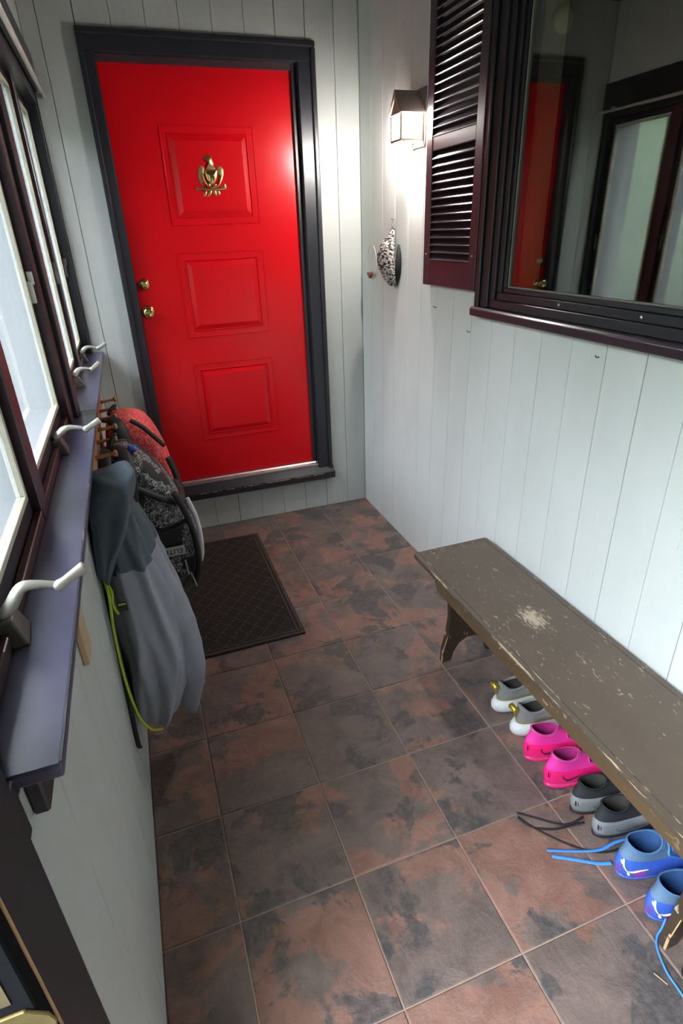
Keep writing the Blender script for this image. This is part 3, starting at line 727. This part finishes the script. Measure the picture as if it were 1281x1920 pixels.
keys = [(.345,-1.50,-1.30,-1.255,-.96),(.36,-1.507,-1.28,-1.272,-.945),(.425,-1.509,-1.245,-1.276,-.94),(.43,-1.505,-1.25,-1.27,-.945)]
loft('bottom_panel', bag_rings(interp_prof(keys, 10)), simple('dark_grey_nylon', (.03,.03,.03), .6), bp)
# zipper bands across the bag
def band(parent, name, pts, wd, mat, th=.004):
    return tube(name, pts, wd, mat, parent, 8, 8, th/wd)
def bagside(z, dx=0): return None
band(bp, 'zip_band', [(-1.49,-1.262,.885),(-1.40,-1.272,.845),(-1.32,-1.268,.79),(-1.262,-1.20,.74),(-1.243,-1.10,.72),(-1.25,-1.0,.74)], .020, BLACK, .012)
band(bp, 'zip_band', [(-1.47,-1.276,.70),(-1.38,-1.278,.665),(-1.30,-1.272,.66),(-1.235,-1.245,.675)], .016, BLACK, .008)
band(bp, 'side_strap', [(-1.272,-1.262,.80),(-1.240,-1.262,.70),(-1.222,-1.256,.58),(-1.226,-1.252,.46),(-1.252,-1.248,.39)], .018, BLACK, .012)
band(bp, 'white_flash', [(-1.225,-1.10,.70),(-1.205,-1.12,.63),(-1.198,-1.15,.56),(-1.202,-1.16,.48),(-1.212,-1.15,.43)], .012, simple('white_print', (.6,.6,.62), .6), .012)
pt = box('brand_patch', -1.355, -1.268, -1.282, -1.2785, .545, .585, simple('grey_patch', (.42,.42,.42), .7), bp, .001)
def text_mesh(name, s, size, M4, mat, parent):
    cu = bpy.data.curves.new(name, 'FONT'); cu.body = s; cu.size = size; cu.extrude = .0004; cu.align_x = 'CENTER'; cu.align_y = 'CENTER'
    to = bpy.data.objects.new('tmp', cu); C.objects.link(to)
    bpy.context.view_layer.update()
    me = bpy.data.meshes.new_from_object(to.evaluated_get(bpy.context.evaluated_depsgraph_get()))
    bpy.data.objects.remove(to); me.name = name
    me.transform(M4)
    return link(name, me, mat, parent)
text_mesh('patch_lettering', 'ELITE', .030, Matrix.Translation((-1.311,-1.2828,.565)) @ Matrix.Rotation(PI, 4, 'Y') @ Matrix.Rotation(PI/2, 4, 'X'), BLACK, pt)
for (x, z, dx) in ((-1.275,.515,.004),(-1.262,.455,.014),(-1.41,.70,.0)):
    tube('zip_pull', [(x,-1.276,z),(x+dx*.5,-1.282,z-.03),(x+dx,-1.284,z-.065)], .0035, CORD, bp, 6, 4)
tube('shoulder_strap', [(-1.455,-1.10,.955),(-1.425,-1.20,.96),(-1.415,-1.285,.90),(-1.425,-1.30,.80),(-1.44,-1.295,.68),(-1.46,-1.28,.56)], .028, BLACK, bp, 10, 8, .35)
tube('shoulder_strap', [(-1.48,-1.10,.955),(-1.485,-1.24,.955),(-1.49,-1.295,.86),(-1.492,-1.295,.72),(-1.492,-1.285,.56)], .022, BLACK, bp, 10, 8, .35)
tube('hang_loop', [(-1.475,-1.14,.955),(-1.452,-1.115,.995),(-1.440,-1.105,1.004),(-1.452,-1.085,.99),(-1.475,-1.06,.955)], .008, BLACK, bp, 8, 6)
loft('blue_tag', bag_rings([(.955,-1.405,-1.375,-1.19,-1.15),(.972,-1.405,-1.375,-1.19,-1.15)], 16), simple('blue_plastic', (.02,.05,.35), .4), bp)
rp = empty('red_backpack', (-1.42, -.72, .4), 'red backpack with pale scribble print hanging behind the black one', 'backpack', 'backpacks on the peg rail')
keys = [(.44,-1.47,-1.36,-.80,-.66),(.46,-1.50,-1.29,-.85,-.60),(.56,-1.505,-1.25,-.865,-.585),(.70,-1.507,-1.245,-.87,-.58),(.80,-1.507,-1.258,-.87,-.58),(.90,-1.50,-1.29,-.86,-.59),(.96,-1.48,-1.325,-.83,-.61),(.985,-1.45,-1.37,-.78,-.66)]
loft('bag_body', bag_rings(interp_prof(keys, 40)), SCRR, rp)
band(rp, 'zip_band', [(-1.385,-.865,.985),(-1.345,-.872,.955),(-1.305,-.868,.905),(-1.27,-.855,.855)], .013, BLACK, .010)
band(rp, 'side_strap', [(-1.262,-.86,.80),(-1.242,-.872,.72),(-1.236,-.868,.62)], .018, BLACK, .012)
tube('shoulder_strap', [(-1.475,-.78,.975),(-1.445,-.86,.985),(-1.425,-.905,.93),(-1.425,-.915,.82),(-1.45,-.90,.66)], .030, BLACK, rp, 10, 8, .4)
tube('hang_loop', [(-1.475,-.70,.975),(-1.452,-.68,.998),(-1.440,-.665,1.004),(-1.452,-.65,.995),(-1.475,-.63,.97)], .007, BLACK, rp, 8, 6)

# ------------------------------------------------------------------ jacket
SLATE = mat_cloth('slate_nylon', (.070, .098, .122)); GREYJ = mat_cloth('grey_nylon', (.29, .305, .36)); LIME = simple('lime_zip', (.42, .60, .03), .5)
jk = empty('rain_jacket', (-1.42, -1.68, .15), 'two tone grey rain jacket with lime zip hanging by its hood from a peg', 'jacket')
def cloth_loft(name, keys, n, nr, folds, mats, parent, split=None, phase=0.0):
    prof = interp_prof(keys, nr); rings = []
    for k, (z, x0, x1, y0, y1, amp) in enumerate(prof):
        rg = []
        for i in range(n):
            a = 2*PI*i/n; c, s = math.cos(a), math.sin(a); r = 1/((abs(c)**2.3+abs(s)**2.3)**(1/2.3))
            q = a*folds/2 + phase + 1.1*math.sin(z*4+phase) + .5*math.sin(z*11+a)
            ridge = 1 - 2*abs(math.sin(q))**.8
            f = 1 + amp*(.8*ridge + .35*math.sin((folds*2-3)*a+z*9+phase*2))
            p = Vector(((x0+x1)/2+(x1-x0)/2*c*r*f, (y0+y1)/2+(y1-y0)/2*s*r*f, z + .012*math.sin(2*a+phase)))
            nn = mnoise.noise(Vector((p.x*16, p.y*16, p.z*7+phase*5)))*.010 + mnoise.noise(Vector((p.x*40+3, p.y*40, p.z*26)))*.004
            p += Vector((c, s, 0))*nn
            p.x = max(-1.5228, p.x); rg.append(p)
        rings.append(rg)
    v, fs = loft_data(rings)
    idx = None
    if split: idx = [1 if (sum(v[i].z for i in f)/len(f)) > split(sum(v[i].x for i in f)/len(f)) else 0 for f in fs]
    o = mesh(name, v, fs, mats, parent, True, idx); return o
body = [(.255,-1.50,-1.41,-1.83,-1.62,.10),(.275,-1.522,-1.385,-1.865,-1.58,.13),(.37,-1.522,-1.34,-1.88,-1.54,.13),(.50,-1.522,-1.325,-1.87,-1.52,.12),(.64,-1.522,-1.34,-1.84,-1.52,.11),(.78,-1.522,-1.365,-1.80,-1.53,.10),(.90,-1.52,-1.39,-1.76,-1.54,.09),(.99,-1.515,-1.41,-1.71,-1.555,.07),(1.02,-1.50,-1.43,-1.68,-1.58,.05)]
cloth_loft('jacket_body', body, 96, 48, 7, [GREYJ, SLATE], jk, lambda x: .80)
sl_ = [(.150,-1.366,-1.338,-1.705,-1.665,.03),(.162,-1.374,-1.326,-1.72,-1.65,.08),(.185,-1.380,-1.312,-1.73,-1.64,.10),(.25,-1.385,-1.292,-1.75,-1.62,.09),(.36,-1.395,-1.275,-1.775,-1.60,.08),(.48,-1.415,-1.280,-1.775,-1.60,.08),(.60,-1.435,-1.302,-1.765,-1.60,.07),(.72,-1.45,-1.333,-1.75,-1.60,.06),(.86,-1.47,-1.372,-1.73,-1.60,.05),(.95,-1.48,-1.40,-1.70,-1.60,.03)]
cloth_loft('sleeve', sl_, 56, 40, 4, [GREYJ, SLATE], jk, lambda x: .82, .8)
s2 = [(.33,-1.352,-1.300,-1.60,-1.54,.04),(.36,-1.37,-1.283,-1.62,-1.525,.05),(.46,-1.39,-1.285,-1.63,-1.52,.05),(.62,-1.42,-1.312,-1.63,-1.53,.05),(.80,-1.45,-1.352,-1.63,-1.54,.04),(.92,-1.47,-1.39,-1.64,-1.56,.03)]
cloth_loft('sleeve', s2, 48, 30, 4, [GREYJ, SLATE], jk, lambda x: .80, 2.0)
hd = [(.790,-1.516,-1.500,-1.80,-1.77,.05),(.805,-1.520,-1.488,-1.825,-1.755,.12),(.85,-1.522,-1.468,-1.83,-1.71,.16),(.91,-1.522,-1.430,-1.82,-1.64,.16),(.965,-1.52,-1.400,-1.79,-1.58,.09),(1.005,-1.517,-1.385,-1.755,-1.565,.04),(1.035,-1.515,-1.380,-1.735,-1.565,.025),(1.054,-1.51,-1.383,-1.715,-1.572,.02),(1.062,-1.495,-1.395,-1.69,-1.59,.01)]
cloth_loft('hood', hd, 80, 36, 5, [SLATE, SLATE], jk, None, .5)
tube('zip', [(-1.512,-1.80,.80),(-1.505,-1.835,.76),(-1.512,-1.862,.66),(-1.513,-1.882,.50),(-1.500,-1.893,.36),(-1.475,-1.892,.295),(-1.445,-1.88,.272)], .0042, LIME, jk, 6, 8)
tube('cord', [(-1.506,-1.80,.79),(-1.497,-1.825,.765),(-1.500,-1.84,.735),(-1.492,-1.838,.70)], .004, LIME, jk, 6, 8)
cp = box('pocket_tab', -1.488, -1.462, -1.853, -1.850, .715, .745, BLACK, jk, .001)
box('tab_print', -1.485, -1.465, -1.8545, -1.8532, .737, .742, LIME, cp)
tube('drawstring', [(-1.512,-1.62,.985),(-1.516,-1.70,.90),(-1.517,-1.78,.72),(-1.517,-1.86,.50),(-1.518,-1.92,.30),(-1.518,-1.90,.24)], .007, BLACK, jk, 8, 8, .3)

# ------------------------------------------------------------------ shoes
def shoe_fn(L, W, hc, hf, zs, cf, cw, heel_b=.006):
    def Wd(u): return W*(.80 + .26*sstep(.3, .72, u) - .10*sstep(.85, 1, u))
    def P(th, t, off=0.0):
        u = (1-math.cos(th))/2
        # toe profile
        if t < .35: xt = L - .012*(t/.35); zt = zs + .032*math.sin(PI/2*t/.35)
        else:
            q = (t-.35)/.65; xt = (L-.012) + (cf-(L-.012))*q; zt = zs+.032+(hf-.032-zs)*q**1.15
        xh = -heel_b*math.sin(PI*min(1, t*1.3)) + .010*sstep(.55, 1, t)
        zh = zs + (hc-zs)*t
        x = xh + (xt-xh)*u; z = zh + (zt-zh)*u
        ub = u
        env = max(0, 1-abs(1-2*u)**2.6)**.5
        w0 = Wd(u*(xt/L))*env; w1 = cw*max(0, 1-abs(1-2*u)**2.2)**.5
        ww = w0*(1+.10*math.sin(PI*min(1,t*1.6)))*(1-sstep(.25,1,t)) + w1*sstep(.25,1,t)
        z -= .012*sstep(.6,1,t)*math.sin(th)**2
        y = ww*(1 if math.sin(th) >= 0 else -1)
        if off:
            c = Vector((L*.4, 0, z)); d = (Vector((x,y,z))-c); d.normalize(); return Vector((x,y,z))+d*off
        return Vector((x, y, z))
    return P, Wd
NTH = 44
def shoe(name, P, Wd, L, zs, hc, mats, label, cat='shoe', group=None, split=.55, sole_w=.003, sole_mat=None, studs=True):
    """mats: (lower upper, collar, lining)"""
    e = empty(name, (0,0,0), label, cat, group)
    ths = [2*PI*i/NTH for i in range(NTH)]
    lv = [i/14 for i in range(15)]
    rings = [[P(a, t) for a in ths] for t in lv]
    ks = max(2, int(split*14))
    # lower upper, collar as separate parts
    loft('upper', rings[:ks+1], mats[0], e, True, True, False)
    rim = rings[-1]; c = sum(rim, Vector())/NTH
    inner = [[c+(p-c)*s+Vector((0,0,dz)) for p in rim] for s, dz in ((.97,.002),(.90,.001),(.86,-.012),(.92,-.045))]
    inner.append([Vector((c.x+(p.x-c.x)*.9, p.y*.9, zs+.010)) for p in rim])
    col = loft('collar', rings[ks:]+inner[:2], mats[1], e, True, False, False)
    loft('lining', inner[1:], mats[2], e, True, False, True)
    so = [[Vector((L/2+(P(a,0).x-L/2)*(1+s/L*2), P(a,0).y*(1+s/.04), z)) for a in ths] for s, z in ((-.002,zs*.35 if studs else .0),(sole_w,zs*.5 if studs else .004),(sole_w,zs*.9),(-.001,zs+.002))]
    sole = loft('sole', so, sole_mat or mats[0], e, True)
    if studs:
        for (x, y) in ((.030,.018),(.030,-.018),(.062,.020),(.062,-.020),(L*.62,.028),(L*.62,-.028),(L*.82,.018),(L*.82,-.018)):
            lathe('stud', [(0,.0045),(zs*.6,.0075)], (x,y,.0002), (0,0,1), mats[3] if len(mats) > 3 else sole_mat, sole, 8)
    return e
def strokes(name, P, lines, mat, parent, off=.0012):
    """ribbons drawn on the shoe surface; lines: list of [(theta, t, halfwidth m)...]"""
    V, F = [], []
    for ln_ in lines:
        pts = catmull([(a, t, wd*100) for a, t, wd in ln_], 5)
        Q = [P(p.x, p.y, off) for p in pts]; b = len(V)
        for i, q in enumerate(Q):
            d = (Q[min(i+1,len(Q)-1)]-Q[max(i-1,0)]).normalized()
            nrm = (q - P(pts[i].x, pts[i].y, off-.01)).normalized(); s = d.cross(nrm).normalized()*pts[i].z/100
            up = nrm*.0006
            V += [q+s, q+s+up, q-s+up, q-s]
            if i:
                for k in range(4): F.append((b+4*(i-1)+k, b+4*(i-1)+(k+1)%4, b+4*i+(k+1)%4, b+4*i+k))
        F.append((b,b+1,b+2,b+3)); F.append((b+4*(len(Q)-1)+3,b+4*(len(Q)-1)+2,b+4*(len(Q)-1)+1,b+4*(len(Q)-1)))
    return mesh(name, V, F, mat, parent)
def place(e, x, y, yaw):
    e.location = (x, y, 0); e.rotation_euler = (0, 0, yaw)
def copy_tree(o, parent=None):
    c = o.copy(); C.objects.link(c); c.parent = parent
    for ch in list(o.children): copy_tree(ch, c)
    return c
T2 = 2*PI
# pink football boots
PINK = simple('hot_pink_knit', (.80,.012,.17), .42, var=.12, nscale=60, bump=.2, scale=(1,1,3)); PINK2 = simple('magenta_collar', (.70,.03,.30), .6, var=.1, nscale=90)
PINKL = simple('dark_pink_lining', (.28,.01,.12), .8); MAUVE = simple('mauve_binding', (.45,.18,.30), .7); BLK2 = simple('black_print', (.02,.012,.02), .5); GOLDM = simple('gold_trim', (.55,.38,.04), .35, .6)
P1, W1 = shoe_fn(.250, .043, .142, .128, .016, .105, .027, .010)
def pink(label):
    e = shoe('football_boot', P1, W1, .250, .016, .142, (PINK, PINK2, PINKL, PINK), label, 'shoe', 'pink football boots', .6, .002, PINK)
    strokes('swoosh', P1, [[(T2-.98,.46,.0012),(T2-.92,.36,.0040),(T2-1.04,.25,.0054),(T2-1.30,.32,.0032),(T2-1.60,.46,.0008)]], BLK2, e)
    strokes('heel_mark', P1, [[(T2-.34,.34,.002),(T2-.34,.50,.002)],[(T2-.42,.36,.0008),(T2-.42,.50,.0008)]], BLK2, e)
    strokes('collar_binding', P1, [[(a*T2/24, .985, .0022) for a in range(25)]], MAUVE, e)
    strokes('seam', P1, [[(T2-.05,.03,.0012),(T2-.5,.06,.0012),(T2-1.0,.05,.0012),(T2-1.5,.05,.0012)]], MAUVE, e)
    strokes('knit_rib', P1, [[(T2-.55,.16+.055*k,.0006),(T2-1.0,.20+.05*k,.0006),(T2-1.5,.22+.045*k,.0006)] for k in range(6)], simple('pink_rib', (.62,.02,.16), .5), e)
    tube('lace', [P1(PI-.2,.80,.004),P1(PI+.5,.84,.008),P1(PI+.9,.80,.016),P1(PI+.6,.70,.012),P1(PI+.2,.74,.005)], .0024, PINK2, e, 6, 6)
    tube('lace', [P1(PI+.1,.72,.004),P1(PI+.5,.66,.012),P1(PI+.8,.52,.016),P1(PI+.6,.45,.012)], .0024, PINK2, e, 6, 6)
    return e
e = pink('hot pink football boot next to the grey and gold runners'); place(e, -.297, -2.205, -.10)
e = pink('hot pink football boot next to the grey and black boots'); place(e, -.300, -2.318, -.05)
# grey football boots
SILV = simple('silver_ribbed_skin', (.25,.26,.265), .35, .2, var=.2, nscale=50, bump=.2, scale=(1,1,4)); BLKK = simple('black_knit_collar', (.014,.015,.019), .8, bump=.3, nscale=200)
ORNG = simple('orange_stud', (.60,.08,.03), .5)
P2, W2 = shoe_fn(.245, .042, .130, .120, .018, .105, .027, .010)
def grey(label):
    e = shoe('football_boot', P2, W2, .245, .018, .130, (SILV, BLKK, DARK, ORNG), label, 'shoe', 'grey and black football boots', .58, .003, BLACK)
    strokes('heel_mark', P2, [[(T2-.36,.26,.0026),(T2-.36,.44,.0026)],[(T2-.48,.28,.0010),(T2-.48,.42,.0010)]], BLK2, e)
    strokes('skin_rib', P2, [[(T2-.60,.04+.055*k,.0008),(T2-1.0,.06+.055*k,.0008),(T2-1.6,.06+.06*k,.0008)] for k in range(8)], simple('dull_silver_rib', (.14,.145,.15), .4), e)
    strokes('swoosh', P2, [[(T2-1.0,.30,.0006),(T2-1.1,.17,.002),(T2-1.4,.16,.0022),(T2-1.8,.26,.0006)]], BLK2, e)
    strokes('collar_binding', P2, [[(a*T2/24, .985, .002) for a in range(25)]], BLACK, e)
    return e
e = grey('grey football boot with black sock collar beside the pink boots')
tube('lace', [(.02,-.03,.006),(-.02,-.036,.004),(-.06,-.028,.003),(-.115,.01,.003),(-.165,.045,.004)], .0036, BLACK, e, 8, 8, .55)
place(e, -.283, -2.425, -.06)
e2 = grey('grey football boot with black sock collar beside the blue boots')
tube('lace', [(.0,.040,.006),(-.04,.046,.004),(-.10,.055,.003),(-.16,.085,.003),(-.178,.125,.004),(-.15,.075,.003),(-.10,.012,.003),(-.04,-.040,.003),(.03,-.062,.004),(.12,-.055,.005)], .0036, BLACK, e2, 8, 8, .55)
place(e2, -.275, -2.512, -.02)
# blue football boots
BLUE = simple('royal_blue_skin', (.045,.115,.50), .38, var=.12, nscale=40); BLUK = simple('grey_blue_knit', (.10,.17,.27), .7, var=.15, nscale=150, bump=.2); BLUL = simple('dark_blue_lining', (.02,.07,.20), .8)
BLACE = simple('bright_blue_lace', (.05,.23,.68), .55); WLOG = simple('white_logo', (.82,.84,.88), .4); MAG = simple('magenta_streak', (.42,.02,.22), .5)
P3, W3 = shoe_fn(.250, .045, .132, .124, .014, .118, .034, .012)
def blue(label):
    e = shoe('football_boot', P3, W3, .250, .014, .132, (BLUE, BLUK, BLUL, BLUE), label, 'shoe', 'blue football boots', .66, .002, BLUE)
    # leaping cat: two raised paws, long body, hind leg, tail, paw
    a0 = T2-.62
    strokes('leaping_cat_logo', P3, [
        [(a0+.30,.63,.0026),(a0+.28,.58,.0036),(a0+.22,.47,.0044),(a0+.14,.36,.0054),(a0+.08,.29,.0064)],
        [(a0+.40,.59,.0022),(a0+.33,.53,.0030),(a0+.27,.49,.0026)],
        [(a0+.08,.30,.0068),(a0+.03,.23,.0056),(a0+.05,.16,.0042),(a0+.03,.11,.0036),(a0-.02,.10,.0030)],
        [(a0+.06,.28,.0030),(a0-.12,.28,.0024),(a0-.30,.34,.0023),(a0-.46,.37,.0023),(a0-.54,.37,.0027)]], WLOG, e)
    strokes('streak', P3, [[(a0+.62-.05*k,.16+.10*k,.0006),(a0+.48-.04*k,.13+.10*k,.0013),(a0+.34-.03*k,.12+.09*k,.0005)] for k in range(4)] + [[(a0-.10,.06+.085*k,.0006),(a0-.28,.06+.095*k,.0014),(a0-.50,.10+.10*k,.0006)] for k in range(3)], MAG, e)
    strokes('collar_binding', P3, [[(a*T2/24, .985, .002) for a in range(25)]], BLACE, e)
    for k in range(5):
        tt = .93-.09*k
        tube('lace', [P3(PI-.75,tt-.12,.003),P3(PI-.3,tt,.006),P3(PI+.3,tt,.007),P3(PI+.8,tt-.14,.006)], .0028, BLACE, e, 6, 5)
    tube('lace', [P3(PI-.2,.98,.006),P3(PI+.5,.99,.012),P3(PI+.95,.93,.016),P3(PI+1.05,.75,.016),P3(PI+.95,.55,.010)], .0028, BLACE, e, 6, 6)
    return e
e = blue('blue football boot with white cat logo beside the grey boots')
tube('lace', [(.14,.045,.05),(.115,.072,.014),(.06,.080,.004),(.0,.072,.003),(-.06,.084,.003),(-.13,.105,.003),(-.15,.112,.003)], .0058, BLACE, e, 8, 8, .45)
tube('lace', [(.005,.028,.006),(-.03,.038,.003),(-.08,.062,.003),(-.130,.085,.003),(-.145,.092,.003)], .0056, BLACE, e, 8, 8, .45)
place(e, -.295, -2.628, -.10)
e = blue('blue football boot with white cat logo beside the bench leg')
tube('lace', [(.028,-.030,.030),(.012,-.040,.012),(-.008,-.050,.004),(-.026,-.071,.0035),(-.036,-.100,.0035),(-.041,-.126,.0035),(-.040,-.150,.0035),(-.036,-.19,.0035),(-.02,-.22,.0035)], .0030, BLACE, e, 6, 8, .7)
place(e, -.302, -2.742, -.12)
# grey gold runners
KNIT = simple('grey_knit', (.20,.20,.195), .85, var=.35, nscale=160, bump=.5); SOLEW = simple('white_foam_sole', (.55,.56,.57), .6, var=.2, nscale=120, bump=.5)
GOLD = simple('gold_tab', (.62,.42,.05), .3, .7, var=.1); OLIV = simple('olive_gold_band', (.28,.24,.04), .5)
P4, W4 = shoe_fn(.255, .041, .118, .115, .046, .125, .033, .002)
def runner(label):
    e = empty('running_shoe', (0,0,0), label, 'shoe', 'grey and gold running shoes')
    ths = [T2*i/NTH for i in range(NTH)]; lv = [i/14 for i in range(15)]
    rings = [[P4(a,t) for a in ths] for t in lv]
    for r in rings:   # raised pull tab at the heel, padded ankle
        for i, p in enumerate(r):
            tt = rings.index(r)/14; hu = (1-math.cos(ths[i]))/2
            p.z += .022*sstep(.7,1,tt)*max(0,1-hu*6); p.x -= .010*sstep(.6,1,tt)*max(0,1-hu*6)
    loft('heel_band', rings[:4], OLIV, e, True, True, False)
    loft('upper', rings[3:], KNIT, e, True, False, False)
    rim = rings[-1]; c = sum(rim, Vector())/NTH
    inner = [rim]+[[c+(p-c)*s+Vector((0,0,dz)) for p in rim] for s, dz in ((.88,.003),(.78,-.006),(.80,-.03))]
    inner.append([Vector((c.x+(p.x-c.x)*.85,p.y*.85,.058)) for p in rim])
    loft('lining', inner, [KNIT, DARK], e, True, False, True, idx=[0]*(NTH*2)+[1]*(NTH*2)+[1])
    so = [[Vector((.1275+(P4(a,0).x-.1275)*(1+s*8), P4(a,0).y*(1+s*26), z)) for a in ths] for s, z in ((-.002,0),(.010,.005),(.018,.018),(.020,.034),(.014,.048),(.002,.055))]
    loft('sole', so, SOLEW, e)
    lathe('heel_loop', [(-.016,.006),(-.016,.0105),(.016,.0105),(.016,.006)], (-.020,0,.130), (0,1,0), GOLD, e, 14)
    tube('pull_strap', [(-.014,0,.126),(-.012,0,.105),(-.008,0,.085)], .007, GOLD, e, 8, 4, .35)
    tube('lace', [P4(PI-.6,.8,.003),P4(PI,.9,.006),P4(PI+.6,.8,.003)], .003, KNIT, e, 6, 5)
    return e
e = runner('grey and gold running shoe with white foam sole closest to the far bench leg'); place(e, -.262, -1.978, .06)
e = runner('grey and gold running shoe with white foam sole touching the pink boots'); place(e, -.262, -2.098, .02)
# black shoe at the frame edge
PB, WB = shoe_fn(.25, .042, .085, .09, .02, .13, .034)
e = shoe('sneaker', PB, WB, .25, .02, .085, (BLACK, BLACK, DARK), 'black sneaker beyond the scuffed near bench leg', 'shoe', None, .5, .003, BLACK, False); place(e, -.328, -2.884, -.05)
sp_ = tube('wood_splinter', [(-.388,-2.850,.003),(-.376,-2.880,.003)], .0016, TAN, None, 5, 2); tag(sp_, 'tiny pale wood splinter lying on the tile by the blue lace', 'splinter')

# ------------------------------------------------------------------ outside
GR = simple('lawn', (.030,.036,.026), .9, var=.4, nscale=6, bump=.5)
lawn = box('lawn', -30, -1.75, -20, 20, -.45, -.35, GR); tag(lawn, 'green lawn outside the casement windows', 'lawn', kind='stuff')

EAVE = simple('eave_brown', (.09,.07,.055), .8)
ev = box('sky_block_eave', -2.12, -1.67, YE-.1, .3, 2.50, 2.60, EAVE); tag(ev, 'unseen added eave over the outside of the casement windows', 'roof', kind='structure')  # unseen overhang added to cut the high sky light
HED = simple('sky_block_leaves', (.055,.085,.04), .9, var=.5, nscale=3, bump=.8)
def sky_block_hedge(name, pts, label):  # unseen rows added to block and tint low sky light
    # bumpy row of bushes as one lofted mass; rings stand across the row
    along_y = abs(pts[-1][1]-pts[0][1]) > abs(pts[-1][0]-pts[0][0]); rings = []
    for (x, y, hgt, r) in pts:
        k = y if along_y else x; rg = []
        for a in [2*PI*i/24 for i in range(24)]:
            d = r*math.cos(a)*(1+.15*math.sin(5*a+k)); z = -.345+max(0,hgt*(.5+.5*math.sin(a)))*(1+.08*math.sin(7*a+k*3))
            rg.append(Vector((x+d, y, z)) if along_y else Vector((x, y+d, z)))
        rings.append(rg)
    o = loft(name, rings, HED, None, True, base=True); tag(o, label, 'sky_block_hedge'); return o
sky_block_hedge('sky_block_hedge', [(-7.5+.4*math.sin(k*1.9), -16+k*1.1, 4.2+.5*math.sin(k*2.3), 1.3) for k in range(8, 30)], 'unseen added hedge across the lawn outside the windows')
sky_block_hedge('sky_block_hedge', [(-14+k*1.05, -8.6+.4*math.sin(k*1.7), 5.4+.5*math.sin(k*2.1), .9) for k in range(12)], 'unseen added hedge closing the garden beside the doorway')
